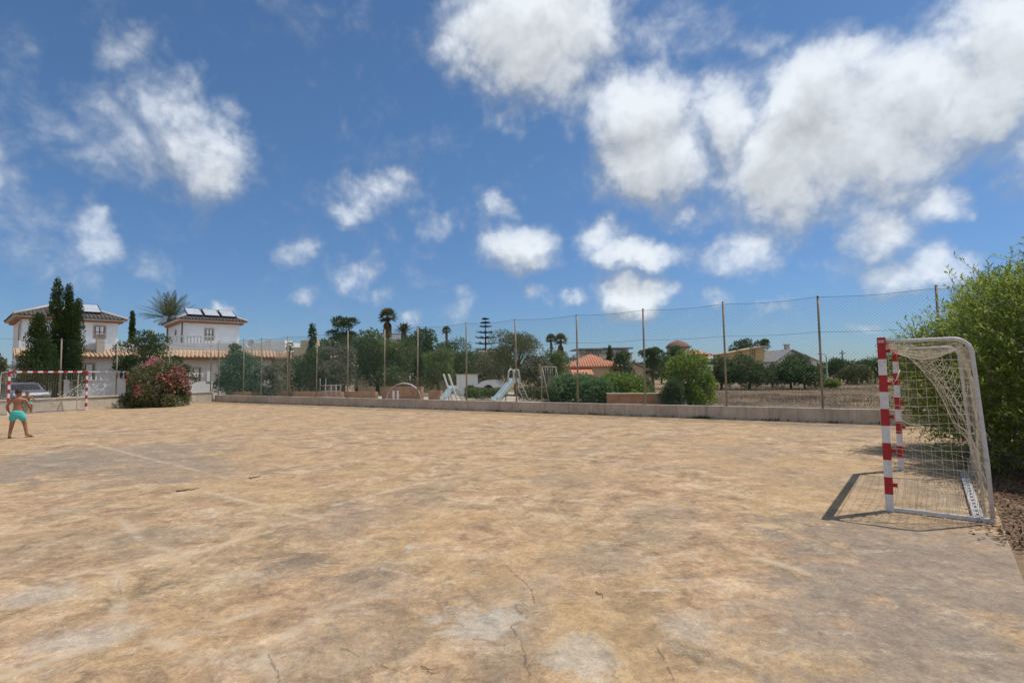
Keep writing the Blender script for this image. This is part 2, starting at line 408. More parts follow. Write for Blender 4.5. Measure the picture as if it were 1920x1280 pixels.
def ground_material():
    m, t, p = new_mat('dusty_concrete')
    g = t.node('ShaderNodeNewGeometry').outputs['Position']
    wz = t.vmath('SCALE', t.vmath('SUBTRACT', t.noise(g, 1.6, 5, .65, out='Color'), (.5,.5,.5)), scale=.5)
    gw2 = t.vmath('ADD', g, wz)
    med = t.noise(gw2, 1.9, 14, .80, .5)
    med2 = t.noise(t.vmath('ADD', gw2, (31, 7, 0)), 2.1, 12, .76, .4)
    fine = t.noise(g, 8, 10, .76)
    grit = t.noise(g, 70, 4, .7)
    c = t.ramp(med, [(.37, (.21,.148,.096)), (.44, (.315,.214,.132)), (.50, (.43,.291,.176)), (.55, (.495,.345,.215)), (.62,(.57,.44,.31))])
    hue = t.vmath('ADD', t.vmath('MULTIPLY', t.vmath('SUBTRACT', t.noise(t.vmath('ADD', gw2, (7, 3, 2)), .9, 10, .7, out='Color'), (.5,.5,.5)), (.30,.26,.36)), (1.03,1.02,.95))
    c = t.mix(.8, c, hue, 'MULTIPLY')
    c = t.mix(t.mr(t.noise(g, .33, 6, .65, .4), .46, .58, 0, .55), c, (.47,.31,.155))            # warm orange drifts
    c = t.mix(t.mr(t.noise(t.vmath('ADD', g, (5, 60, 0)), .5, 9, .7, .5), .52, .62, 0, .4), c, (.26,.21,.155))   # grey brown staining
    # lasting stains at fixed places: the worn grey concrete by the right hand goal, the grey patch on the far left
    def patch(px, py, r, amt, col):
        q = gnd(px, py)
        d = t.vmath('LENGTH', t.vmath('SUBTRACT', gw2, tuple(q)), out=1)
        k = t.math('MULTIPLY_ADD', med2, -4.2, 2.1)
        return t.mix(t.mr(t.math('ADD', t.math('DIVIDE', d, r), k), .35, 1.15, amt*.92, 0), c, col)
    for a in ((1790, 1060, 1.5, .85, (.27,.218,.168)), (1700, 1200, 1.15, .8, (.27,.22,.17)), (1760, 920, 1.7, .5, (.29,.23,.17)), (1600,1010,.8,.5,(.22,.18,.14)),
              (215, 855, 2.6, .75, (.25,.205,.16)), (20, 880, 1.9, .7, (.25,.205,.155)), (330, 880, 1.6, .55, (.25,.2,.16)),
              (1560, 800, 1.8, .55, (.27,.215,.165)), (1400, 845, 1.1, .4, (.25,.205,.16)), (1250, 960, .55, .5, (.235,.19,.14)), (1130, 1045, .45, .5, (.22,.185,.145)), (1080,900,.8,.4,(.25,.2,.15)),
              (540, 1060, .5, .5, (.23,.185,.15)), (700, 1085, .45, .5, (.22,.185,.145)), (640,965,.9,.4,(.25,.2,.155)),(120,1020,.9,.4,(.27,.215,.15))):
        c = patch(*a)
    for a in ((900, 1165, .3, .7, (.47,.43,.36)), (1090, 1225, .22, .6, (.46,.42,.35)), (60, 1120, .3, .55, (.45,.41,.35)), (140, 1200, .35, .6, (.44,.4,.34)), (1300, 1180, .3, .5, (.45,.4,.33)), (820,1160,.12,.6,(.5,.45,.37)),(1205,1050,.1,.7,(.5,.44,.36)),(770,1030,.1,.6,(.5,.44,.36))):
        c = patch(*a)
    # scuffs: thin pale worn marks
    sc = t.noise(t.vmath('MULTIPLY', gw2, (1.4, 4.0, 1)), 1.6, 8, .75, .5)
    c = t.mix(t.mr(sc, .55, .64, 0, .6), c, (.52,.43,.325))
    sc2 = t.noise(t.vmath('MULTIPLY', gw2, (4.0, 1.6, 1)), 1.3, 8, .75, .3)
    c = t.mix(t.mr(sc2, .55, .66, 0, .5), c, (.2,.155,.115))
    c = t.mix(t.mr(t.noise(g, 22, 8, .8), .43, .60, 0, .45), c, t.mix(1, c, (.60,.59,.60), 'MULTIPLY'))
    c = t.mix(t.mr(fine, .42, .58, 0, .6), c, t.mix(1, c, (1.35,1.33,1.3), 'MULTIPLY'))
    c = t.mix(t.mr(t.noise(gw2, 4.5, 10, .78), .50, .62, 0, .55), c, t.mix(1, c, (.62,.62,.64), 'MULTIPLY'))
    c = t.mix(t.mr(grit, .50, .72, 0, .55), c, (.17,.13,.098))
    c = t.mix(t.mr(t.noise(t.vmath('ADD', g, (9,9,0)), 38, 5, .7), .59, .68, 0, .55), c, (.58,.51,.42))
    # joints and cracks
    def seg_min(lines, wob):
        acc = None
        pos = t.vmath('ADD', g, t.vmath('SCALE', t.vmath('SUBTRACT', t.noise(g, 3.5, 6, .7, out='Color'), (.5,.5,.5)), scale=wob))
        for pl in lines:
            for (x0, y0), (x1, y1) in zip(pl[:-1], pl[1:]):
                a, b = gnd(x0, y0), gnd(x1, y1); d = b - a
                pa = t.vmath('SUBTRACT', pos, tuple(a))
                k = t.math('MULTIPLY', t.vmath('DOT_PRODUCT', pa, tuple(d/d.length_squared), out=1), 1.0, clamp=True)
                q = t.vmath('SCALE', tuple(d), scale=k)
                ds = t.vmath('DISTANCE', pa, q, out=1)
                acc = ds if acc is None else t.math('MINIMUM', acc, ds)
        return acc
    pale = [[(-40,1280),(200,1205)], [(100,1085),(340,1035),(380,1030),(600,970)], [(625,947),(780,907),(960,872)], [(370,917),(580,970)], [(165,830),(370,882)],
            [(530,882),(745,850)], [(230,975),(262,1010),(350,1042)], [(220,1070),(225,1160),(280,1190),(380,1245)], [(345,1235),(495,1215),(610,1147),(670,1127)], [(495,1215),(520,1300)], [(400,1170),(500,1140)],[(1420,1045),(1520,1075)],[(960,845),(1280,874)]]
    dm = seg_min(pale, .17)
    brk = t.noise(g, 2.3, 5, .7)
    c = t.mix(t.math('MULTIPLY', t.math('MULTIPLY', t.mr(dm, .004, .085, .88, 0), t.mr(brk, .36, .56)), t.mr(t.noise(g, 11, 8, .8), .38, .56, .25, 1)), c, (.53,.42,.295))
    dark = [[(222,1085),(224,1120)], [(960,1070),(995,1105),(1012,1145),(960,1172)], [(960,1172),(982,1225),(998,1300)], [(1232,1215),(1262,1275)], [(960,842),(1280,875),(1560,902),(1700,912)],
            [(505,1225),(522,1300)], [(330,922),(372,917)], [(470,897),(488,894)],[(345,880),(420,888)],[(640,1215),(760,1265)]]
    dk = seg_min(dark, .12)
    c = t.mix(t.math('MULTIPLY', t.mr(dk, .001, .0075, .75, 0), t.mr(t.noise(t.vmath('ADD', g, (3,1,0)), 3.6, 5, .75), .40, .52)), c, (.13,.095,.068))
    jt = seg_min([[(960,842),(1280,875),(1560,902),(1720,914)], [(905,797),(1160,808)], [(340,882),(520,866)]], .05)
    c = t.mix(t.math('MULTIPLY', t.mr(jt, .003, .02, .7, 0), t.mr(brk, .36, .5)), c, (.15,.11,.08))
    t.l.new(c, p.inputs['Base Color']); p.inputs['Roughness'].default_value = .92; p.inputs['Specular IOR Level'].default_value = .2
    b = t.node('ShaderNodeBump'); b.inputs['Strength'].default_value = .6; b.inputs['Distance'].default_value = .012
    hgt = t.math('ADD', t.math('MULTIPLY', fine, .8), t.math('ADD', t.math('MULTIPLY', grit, .35), t.mr(dk, .002, .014, -1.2, 0)))
    t.l.new(hgt, b.inputs['Height']); t.l.new(b.outputs[0], p.inputs['Normal'])
    return m

def soil_material(name, stops, scale=.25, speck=.5):
    m, t, p = new_mat(name)
    g = t.node('ShaderNodeNewGeometry').outputs['Position']
    c = t.ramp(t.noise(g, scale, 8, .7, .3), stops)
    c = t.mix(t.mr(t.noise(g, 14, 6, .75), .45, .7, 0, speck), c, tuple(x*.55 for x in stops[0][1]))
    c = t.mix(t.mr(t.noise(g, 1.1, 6, .7), .5, .7, 0, .5), c, stops[-1][1])
    t.l.new(c, p.inputs['Base Color']); p.inputs['Roughness'].default_value = .95; p.inputs['Specular IOR Level'].default_value = .1
    b = t.node('ShaderNodeBump'); b.inputs['Strength'].default_value = .8; b.inputs['Distance'].default_value = .04
    t.l.new(t.noise(g, 18, 6, .7), b.inputs['Height']); t.l.new(b.outputs[0], p.inputs['Normal'])
    return m
M['court'] = ground_material()
M['soil'] = soil_material('dry_soil', [(.3,(.2,.135,.085)),(.5,(.33,.235,.15)),(.7,(.44,.33,.22))], .5)
M['field'] = soil_material('dry_field', [(.3,(.16,.115,.08)),(.5,(.24,.175,.12)),(.72,(.33,.25,.16))], .3)
M['play_sand'] = soil_material('pale_sand', [(.3,(.4,.33,.25)),(.5,(.5,.43,.33)),(.7,(.58,.5,.4))], .4, .2)

g = MB(); g.quad((-2500,-2500,-.07),(2500,-2500,-.07),(2500,2500,-.07),(-2500,2500,-.07))
tag(g.build('ground', M['soil']), kind='structure')
court = MB()
far_l = W0 - wd*26
court.slab([A + nd*.02, far_l, far_l - Vector((0,14,0)), E0 - ed*17, CORNER + nd*.02], -.065, 0)
tag(court.build('pavement', M['court']), kind='structure')
f = MB()
fa = A + nd*6 + fd*24
f.add([tuple(p)[:2] + (-.045,) for p in (fa, CORNER + nd*.5 + fd*12, CORNER + nd*55 + fd*50, fa + nd*45 - fd*2)], [(0,1,2,3)])
tag(f.build('field', M['field']), kind='structure')
f = MB()
f.add([tuple(p)[:2] + (-.05,) for p in (A + nd*.5 - fd*2, A + nd*.5 + fd*24, A + nd*20 + fd*24, A + nd*20 - fd*2)], [(0,1,2,3)])
tag(f.build('playground_ground', M['play_sand']), kind='structure')
# pale footpath crossing the field
pa, pb = gnd(1590, 772, -.04), gnd(1700, 722, -.04)
f = MB(); dd = (pb - pa).normalized(); sd = Vector((-dd.y, dd.x, 0))*.55
f.quad(pa - sd, pa + sd, pb + sd, pb - sd)
tag(f.build('path', M['soil']), kind='structure')

# ------------------------------------------------------------------ low walls round the court
kw = thing('boundary_wall', 'long low grey rendered wall carrying the chain link fence', 'wall', A)
KW_L = (CORNER - A).length + .3
f = MB()
def along(p, d, s, off, z): q = p + d*s; return (q.x + off.x, q.y + off.y, z)
rng = random.Random(3)
nseg = 60
for i in range(nseg):                     # slightly uneven top
    pass
tops = [.43 + rng.uniform(-.006,.006) for _ in range(nseg+1)]
vs = []; fs = []
for i in range(nseg+1):
    s = KW_L*i/nseg
    vs += [along(A, fd, s, nd*0, -.06), along(A, fd, s, nd*(.01), tops[i]), along(A, fd, s, nd*.24, tops[i]), along(A, fd, s, nd*.25, -.06)]
for i in range(nseg):
    b = i*4
    for j in range(3): fs.append((b+j, b+j+1, b+4+j+1, b+4+j))
fs += [(0,3,2,1), (nseg*4, nseg*4+1, nseg*4+2, nseg*4+3)]
f.add([(x,y,z) for x,y,z in vs], [q[::-1] for q in fs])
f.build('wall', M['kerb_wall'], kw, origin=A)

ew = thing('boundary_wall', 'low cream end wall behind the far handball goal', 'wall', W0)
EW_L = (A - W0).length
f = MB(); vs = []; fs = []
n2 = 40
for i in range(n2+1):
    s = -24 + (EW_L + 23.97)*i/n2; zt = .60 + rng.uniform(-.008,.008)
    vs += [along(W0, wd, s, wn*0, -.06), along(W0, wd, s, wn*.02, zt), along(W0, wd, s, wn*.3, zt), along(W0, wd, s, wn*.32, -.06)]
for i in range(n2):
    b = i*4
    for j in range(3): fs.append((b+j, b+4+j, b+4+j+1, b+j+1))
fs += [(0,1,2,3), (n2*4+3, n2*4+2, n2*4+1, n2*4)]
f.add(vs, [q[::-1] for q in fs]); f.build('wall', M['end_wall'], ew, origin=W0)
f = MB()
for i in range(12):                       # cap course in lengths, small gaps between
    s0 = -24 + (EW_L+23.9)*i/12; s1 = -24 + (EW_L+23.9)*(i+1)/12 - .012
    pts = [along(W0, wd, s0, wn*-.03, 0), along(W0, wd, s1, wn*-.03, 0), along(W0, wd, s1, wn*.36, 0), along(W0, wd, s0, wn*.36, 0)]
    f.slab(pts, .612, .66)
f.build('coping', pmat('cream_coping', (.66,.6,.48), .85, .1, 1.5, .2, dirt=(.5,.44,.34)), ew, origin=W0)

# ------------------------------------------------------------------ chain link fences
def chain_fence(name, label, p0, d, out, length, posts, hgt, zb, spacing=.075, wires=(.99,.68,.04), wire_mat='wire_green', r=.0028, lean=0):
    root = thing(name, label, 'fence', p0)
    rr = random.Random(hash(label) % 1000 if False else len(label))
    P = lambda s, z, o=0.0: Vector((d.x*s + out.x*(.12+o), d.y*s + out.y*(.12+o), z))
    for s in posts:
        hh = hgt*(1 + rr.uniform(-.012,.012)); lx = rr.uniform(-.03,.03)
        b = MB(); b.tube([P(s, zb-.03), P(s+lx*.5, zb+hh*.5), P(s+lx, zb+hh)], .034, 8)
        b.lathe(P(s+lx, zb+hh), [(.037,-.03),(.037,.0),(.02,.018)], 8)
        b.build('post', M['post'], root)
    def sag(s, amt):
        for a, b in zip(posts[:-1], posts[1:]):
            if a <= s <= b: u = (s-a)/(b-a); return -amt*4*u*(1-u)
        return 0
    for k, fr in enumerate(wires):
        b = MB(); n = int(length/.4)
        b.tube([P(i*length/n, zb + hgt*fr + sag(i*length/n, .07 if k == 0 else .05)*(1 if k < 2 else 0), -.04) for i in range(n+1)], .0045 if k else .006, 5)
        b.build('tension_wire', M['wire_dark'], root)
    # woven diamond mesh: two families of straight wires clipped to the panel
    V = []
    zt = hgt*.985
    for sgn in (1, -1):
        k = -zt if sgn > 0 else 0
        while k < (length if sgn > 0 else length + zt):
            ends = []
            z0, z1 = 0.03, zt
            s0 = k + sgn*z0; s1 = k + sgn*z1
            if s0 != s1:
                lo, hi = 0.0, 1.0
                for lim, side in ((0, 1), (length, -1)):
                    u = (lim - s0)/(s1 - s0)
                    if (s1 - s0)*side > 0: lo = max(lo, u)
                    else: hi = min(hi, u)
                if hi > lo:
                    nn = 6
                    pts = []
                    for q in range(nn+1):
                        u = lo + (hi-lo)*q/nn; s = s0 + (s1-s0)*u; z = z0 + (z1-z0)*u
                        pts.append((s, z))
                    for (sa, za), (sb, zb2) in zip(pts[:-1], pts[1:]):
                        a = P(sa, zb + za + sag(sa, .07)*za/zt, -.05 + .02*math.sin(sa*1.3)); c = P(sb, zb + zb2 + sag(sb, .07)*zb2/zt, -.05 + .02*math.sin(sb*1.3))
                        V.append((a, c))
            k += spacing*1.4142
    a = np.array([[tuple(p), tuple(q)] for p, q in V]); dv = a[:,1]-a[:,0]
    o3 = np.array([out.x, out.y, 0.]); up = np.array([0,0,1.])
    d3 = np.array([d.x, d.y, 0.])
    offs = [o3*r, -o3*.5*r + (up*.866)*r, -o3*.5*r - up*.866*r]
    quads = []
    for i in range(3):
        j = (i+1) % 3
        quads.append(np.stack([a[:,0]+offs[i], a[:,0]+offs[j], a[:,1]+offs[j], a[:,1]+offs[i]], axis=1))
    np_mesh('netting', np.concatenate(quads), 4, M[wire_mat], root)
    return root
def s_on(px, p0, d):
    # where along the line p0 + d*s the column px falls (at about the wall top)
    q = p0 + nd*.12
    k = lambda s: (_proj(q + d*s + Vector((0,0,.43)))[0] - px)
    lo, hi = -30.0, 60.0
    for _ in range(60):
        mid = (lo+hi)/2
        if (q + d*mid).y < .5: hi = mid; continue
        if k(mid) > 0: hi = mid
        else: lo = mid
    return lo
def _proj(p):
    v = p - Vector((0,0,H)); z = v.dot(_F)
    return CX + FPX*v.dot(_R)/z, CY - FPX*v.dot(_U)/z
post_px = [409.5, 456, 489, 538.5, 593, 652, 721, 783, 875, 968.5, 1084, 1210, 1363, 1543, 1770]
ps = [s_on(x, A, fd) for x in post_px]
while ps[-1] + 2.55 < KW_L - .6: ps.append(ps[-1] + 2.55)
ps.append(KW_L - .15)
chain_fence('chain_link_fence', 'tall green chain link fence on rusty posts along the grey wall', A, fd, nd, KW_L - .15, ps, 3.52, .40)
def s_end(px):
    lo, hi = -8.0, EW_L
    for _ in range(50):
        mid = (lo+hi)/2
        if _proj(W0 + wd*mid + wn*.12 + Vector((0,0,.6)))[0] > px: hi = mid
        else: lo = mid
    return lo
eps = [s_end(x) for x in (112, 217, 316)]
chain_fence('chain_link_fence', 'see-through wire fence on thin posts above the cream end wall', W0 - wd*6, wd, wn, EW_L + 5.9, [0.0] + [e + 6 for e in eps] + [EW_L + 5.8], 3.0, .64, spacing=.12, r=.001, wires=(.99,.5))

# ------------------------------------------------------------------ handball goals
def striped_mb(mb, a, b, wid, bands):
    """square bar from a to b in painted bands: list of (length, material index)"""
    a = Vector(a); b = Vector(b); d = (b - a).normalized(); s = 0
    tot = (b - a).length; k = tot/sum(x for x, _ in bands)
    up = Vector((0,0,1)) if abs(d.z) < .9 else Vector((0,1,0))
    r = d.cross(up).normalized()*(wid/2); u = r.cross(d).normalized()*(wid/2)
    ring = lambda p: [p - r - u, p + r - u, p + r + u, p - r + u]
    base = len(mb.v); mb.v += [tuple(x) for x in ring(a)]
    for ln, mi in bands:
        s += ln*k; mb.v += [tuple(x) for x in ring(a + d*s)]
        o = len(mb.v) - 8
        for j in range(4):
            q = (j+1) % 4; mb.f.append([o+j, o+q, o+4+q, o+4+j]); mb.m.append(mi); mb.smooth.append(False)
    o = len(mb.v) - 4
    mb.f.append([base+3, base+2, base+1, base]); mb.m.append(bands[0][1]); mb.smooth.append(False)
    mb.f.append([o, o+1, o+2, o+3]); mb.m.append(bands[-1][1]); mb.smooth.append(False)

RW = [M['goal_white'], M['red_paint']]
PB = [(.195, 0), (.195, 1)]*4 + [(.185, 0), (.255, 1)]           # from the foot up: white ... red

def net_grid(mb, fn, nu, nv, r=.0017, sub=1, skip=None, thick=()):
    """knotted net: lines of both families over the surface fn(u,v), u and v in 0..1"""
    for i in range(nu+1):
        pts = [fn(i/nu, j/(nv*sub)) for j in range(nv*sub+1)]
        if skip: pts = [p for j, p in enumerate(pts) if not skip(i/nu, j/(nv*sub))]
        if len(pts) > 1: mb.tube(pts, r*(2.2 if ('u', i) in thick else 1), 4, caps=False)
    for j in range(nv+1):
        pts = [fn(i/(nu*sub), j/nv) for i in range(nu*sub+1)]
        if skip: pts = [p for i, p in enumerate(pts) if not skip(i/(nu*sub), j/nv)]
        if len(pts) > 1: mb.tube(pts, r*(2.2 if ('v', j) in thick else 1), 4, caps=False)

def handball_goal(label, loc, rotz, near=True, W=3.08, HT=2.0):
    """local frame: x along the goal line, y towards the back of the goal, z up"""
    g = thing('handball_goal', label, 'goal', loc, rotz)
    rn = random.Random(8)
    for k, x in enumerate((0, W)):
        b = MB(); striped_mb(b, (x, 0, 0), (x, 0, HT), .08, PB)
        p = b.build('post', RW, g, bevel=.005)
        for z in (.30, .69, 1.08, 1.46, 1.84):
            hk = MB()
            hk.box(x-.018, x+.018, .041, .0755, z-.02, z+.02); hk.box(x-.026, x+.026, .075, .083, z-.026, z+.026)
            hk.build('net_hook', M['red_paint'], p)
    b = MB(); striped_mb(b, (.041, 0, HT-.042), (W-.041, 0, HT-.042), .08, [(.2, 1)] + [(.2, 0), (.2, 1)]*6 + [(.2, 0), (.2, 1)])
    b.build('crossbar', RW, g, bevel=.005)
    if near:
        b = MB(); b.box(W+.0405, W+.0445, -.03, .03, HT-.065, HT-.03)
        b.build('maker_plate', pmat('pale_plate', (.55,.35,.35), .5, .1, 20), g)
    dt, db = .80, .885                                           # depth at the top and at the foot
    for x in (0, W):
        pts = [(x, .04, HT-.05), (x, .3, HT-.048), (x, dt-.16, HT-.045)]
        for q in range(1, 8):
            a = PI/2*q/8
            pts.append((x, dt-.16+.16*math.sin(a), HT-.045-.16*(1-math.cos(a))))
        pts += [(x, dt+.004, HT-.24), (x, dt+.03, 1.3), (x, dt+.07, .6), (x, db, .03)]
        b = MB(); b.tube(pts, .021, 10); b.build('side_frame', M['pipe_white'], g)
        if near and x == 0: continue
        b = MB(); b.bar((x, .04, .025), (x, db+.02, .025), .045, .045); b.build('ground_rail', M['pipe_white'], g, bevel=.005)
    b = MB(); b.tube([(0, dt, HT-.3), (W, dt, HT-.3)], .02, 8)
    # rear ground bar: a slotted channel
    b2 = MB(); nh = 15
    y0, y1 = db-.16, db-.07
    b2.box(.03, W-.03, y0, y0+.033, 0.004, .052); b2.box(.03, W-.03, y1-.033, y1, 0.004, .052)
    for i in range(nh+1):
        x = .03 + (W-.06-.05)*i/nh; b2.box(x, x+.11, y0+.0335, y1-.0335, .004, .0505)
    b2.build('rear_bar', M['rear_bar'], g)
    # net
    n = MB()
    wob = lambda a, b, k: .03*math.sin(a*7+k)*math.sin(b*9+k*2)
    def back(u, v):
        z = HT-.10 - (HT-.14)*v
        y = dt + .02 + (db-dt)*v*.9 + .10*math.sin(PI*v)*(.6+.4*math.sin(u*5)) - .05
        return (u*W, y + wob(u, v, 1), max(.02, z + .015*math.sin(u*23+v*9)))
    net_grid(n, back, 30, 19, sub=1)
    def far_side(u, v):
        top = HT-.09 - .02*math.sin(u*6); y = .06 + (dt-.08)*u + (.1*u)*v
        return (W - .03 + wob(u, v, 3), y, max(.02, top*(1-v) + .02*v))
    net_grid(n, far_side, 9, 19)
    if near:
        # roof net sags: hooked to the crossbar, hanging in a deep swag towards the back
        def roof(u, v):
            y = .05 + (dt-.1)*v
            s = .16*math.sin(PI*min(1, u*1.0))*(.25+.75*math.sin(PI*v)) + .10*(1-v)*math.sin(PI*u*4)**2*.25
            return (u*W, y + wob(u, v, 5)*.4, HT-.08 - s)
        net_grid(n, roof, 30, 9, thick=(('v', 0),))
        # near side: its front edge has come off the post and drops slantwise to the back
        edge = [(.03, HT-.06), (.12, HT-.12), (.33, HT-.31), (.47, HT-.58), (.60, HT-.94), (.74, HT-1.06), (.80, HT-1.35), (.84, .03)]
        def ed(v):
            k = v*(len(edge)-1); i = min(int(k), len(edge)-2); q = k - i
            return edge[i][0]*(1-q) + edge[i+1][0]*q, edge[i][1]*(1-q) + edge[i+1][1]*q
        def near_side(u, v):
            e = ed(v); back_y = dt - .05 + (db-dt)*v*.85; bz = HT-.07 - (HT-.1)*v
            q = u
            y = e[0]*(1-q) + back_y*q; z = e[1]*(1-q) + bz*q
            return (W - .06*math.sin(PI*u)*(1 + math.sin(v*11)*.6) - .01, y + .012*math.sin(v*17+u*9), max(.02, z - .07*math.sin(PI*u)))
        net_grid(n, near_side, 9, 19, sub=1, thick=(('u', 0),))
        def inner(u, v):                                       # gathered spare net hanging inside the rear corner
            x = .35 + .9*u; y = .35 + .42*v*(1-.3*u) + .06*math.sin(u*8)
            return (W - x, y + .1*u, HT-.16 - .95*v*(1-.55*u) - .12*math.sin(PI*u))
        net_grid(n, inner, 7, 9)
        for a, b in (((.0,.09,1.46), (.10,.16,1.62)), ((.0,.09,1.08), (.05,.35,.98)), ((.0,.09,1.84),(.06,.25,1.86))):
            a = (W - a[0], a[1], a[2]); b = (W - b[0], b[1], b[2])
            n.tube([a, tuple((p+q)/2 - (.03 if i == 2 else 0) for i, (p, q) in enumerate(zip(a, b))), b], .005, 5)
        def low_side(u, v):                                   # thin leftover strands low on the near side
            return (W - .02, .08 + .72*u, .03 + .85*v*(1-.3*u))
        net_grid(n, low_side, 8, 8, r=.0011)
        loop = [(W+.10+.07*math.cos(a), .40+.1*math.sin(a*1.0), .012) for a in [i*2*PI/12 for i in range(12)]]
        n.tube(loop, .0035, 5)
    else:
        def near_side(u, v):
            top = HT-.09; y = .06 + (dt-.08)*u + (.1*u)*v
            return (.03 + wob(u, v, 3), y, max(.02, top*(1-v) + .02*v))
        net_grid(n, near_side, 9, 19)
        # back net hangs in a low swag across the goal
        n.tube([(W*i/14, dt-.25, .78 - .35*math.sin(PI*i/14)**1.2 + .55*(i/14)**3) for i in range(15)], .012, 5)
    n.build('net', M['net'], g)
    return g

RG0, RG1 = gnd(1669, 957.5), gnd(1690, 881)
gdir = (RG1 - RG0).normalized()
rz = math.atan2(-gdir.y, -gdir.x)
# local +y must point away from the court: rotate so that y = back
handball_goal('red and white striped handball goal with torn net beside the leafy bush', RG1, rz, True, W=(RG1-RG0).length)
# far goal: its back faces the cream wall, so its line runs the other way
LG0 = gnd(161, 769.3)
LGd = Vector((.44, .898, 0)).normalized()
lrz = math.atan2(LGd.y, LGd.x)
handball_goal('small far handball goal with red and white stripes in front of the cream end wall', LG0 - LGd*3.08, lrz, False)

# ------------------------------------------------------------------ foliage
def rand_dirs(r, n):
    v = r.normal(size=(n, 3)); return v/np.linalg.norm(v, axis=1, keepdims=True)

def leaves_at(r, P, axis, normal, ln, wd, jit=.25):
    """kite shaped leaves: P base points, axis along each leaf, normal roughly facing"""
    N = len(P)
    ax = axis/np.maximum(1e-6, np.linalg.norm(axis, axis=1, keepdims=True))
    sd = np.cross(ax, normal); sd /= np.maximum(1e-6, np.linalg.norm(sd, axis=1, keepdims=True))
    l = (ln*(1 + r.uniform(-jit, jit, N)))[:,None]; wv = (wd*(1 + r.uniform(-jit, jit, N)))[:,None]/2
    nn = np.cross(sd, ax)
    mid = P + ax*l*.45 + nn*l*.06
    return np.stack([P, mid + sd*wv, P + ax*l, mid - sd*wv], axis=1)

def vnoise(P, seed):
    r = np.random.default_rng(seed); k = r.normal(size=(5,3))*1.0; ph = r.uniform(0, 6.28, 5)
    return sum(np.sin(P@k[i] + ph[i]) for i in range(5))/5

def clump_crown(r, lobes, n, ln, wd, gap=.25, seed=0, up=.25, fill=.35):
    """leaf cloud over a union of ellipsoid lobes, most leaves near the lobes' surfaces, uneven, with gaps"""
    lb = np.array(lobes); wgt = (lb[:,3]*lb[:,4] + lb[:,4]*lb[:,5] + lb[:,3]*lb[:,5]); wgt /= wgt.sum()
    pick = r.choice(len(lb), size=int(n*1.5), p=wgt)
    d = rand_dirs(r, len(pick)); d[:,2] = np.where((d[:,2] < -.3) & (r.uniform(size=len(pick)) < .5), -d[:,2], d[:,2])
    rad = 1 - fill*np.abs(r.normal(size=len(pick)))*.6 + r.uniform(-.05,.16, len(pick))
    size = lb[pick,3:6]
    ruff = 1 + .22*vnoise(d*4 + pick[:,None]*1.7, seed+5)
    P = lb[pick,:3] + d*size*(rad*ruff)[:,None]
    sc = np.mean(lb[:,3:6])
    keep = vnoise(P*(2.6/sc), seed+1) > (-1 + gap*1.6)
    P = P[keep][:n]; d = d[keep][:n]; N = len(P)
    out = d/size[keep][:n]; out /= np.linalg.norm(out, axis=1, keepdims=True)
    ax = out*.55 + rand_dirs(r, N)*.8 + np.array([0,0,up]); nr = out*.7 + rand_dirs(r, N)*.7 + np.array([0,0,.3])
    V = leaves_at(r, P, ax, nr, ln, wd)
    val = np.clip(.5 + .30*vnoise(P*(1.6/sc), seed+2) + r.normal(size=N)*.2, 0, 1)
    return V, val

def lobes_round(r, w, h, z0, n=9, small=.34):
    """lobes inside an egg w wide and h tall standing on z0"""
    out = [(0, 0, z0 + h*.48, w*.36, w*.36, h*.42)]
    for i in range(n):
        a = 2*PI*(i/n) + r.uniform(-.4,.4); lv = r.uniform(.12,.92)
        prof = math.sin(PI*min(.97, .16 + lv*.72))
        rad = w*.5*prof*r.uniform(.58,.80)
        s = w*small*r.uniform(.7,1.15)
        out.append((rad*math.cos(a), rad*math.sin(a), z0 + h*lv*.86 + h*.06, s*.62, s*.62, min(s*.5, h*.26)))
    return out

def trunk_mb(r, h, rad, lobes, limbs=5, lean=.1):
    b = MB(); dx, dy = r.uniform(-lean, lean, 2)
    b.tube([(0,0,-.1), (dx*.4*h*.3, dy*.3*h*.3, h*.35), (dx*h*.4, dy*h*.4, h*.75), (dx*h*.5, dy*h*.5, h)], [rad*1.25, rad, rad*.8, rad*.55], 8)
    top = Vector((dx*h*.45, dy*h*.45, h*.8))
    for k in range(min(limbs, len(lobes)-1)):
        l = lobes[1+k]; e = Vector(l[:3]); m = top.lerp(e, .5) + Vector((0,0,-.08*h))
        b.tube([top - Vector((0,0,.2*h*(k % 3)/3)), m, e], [rad*.55, rad*.38, rad*.14], 6)
    return b

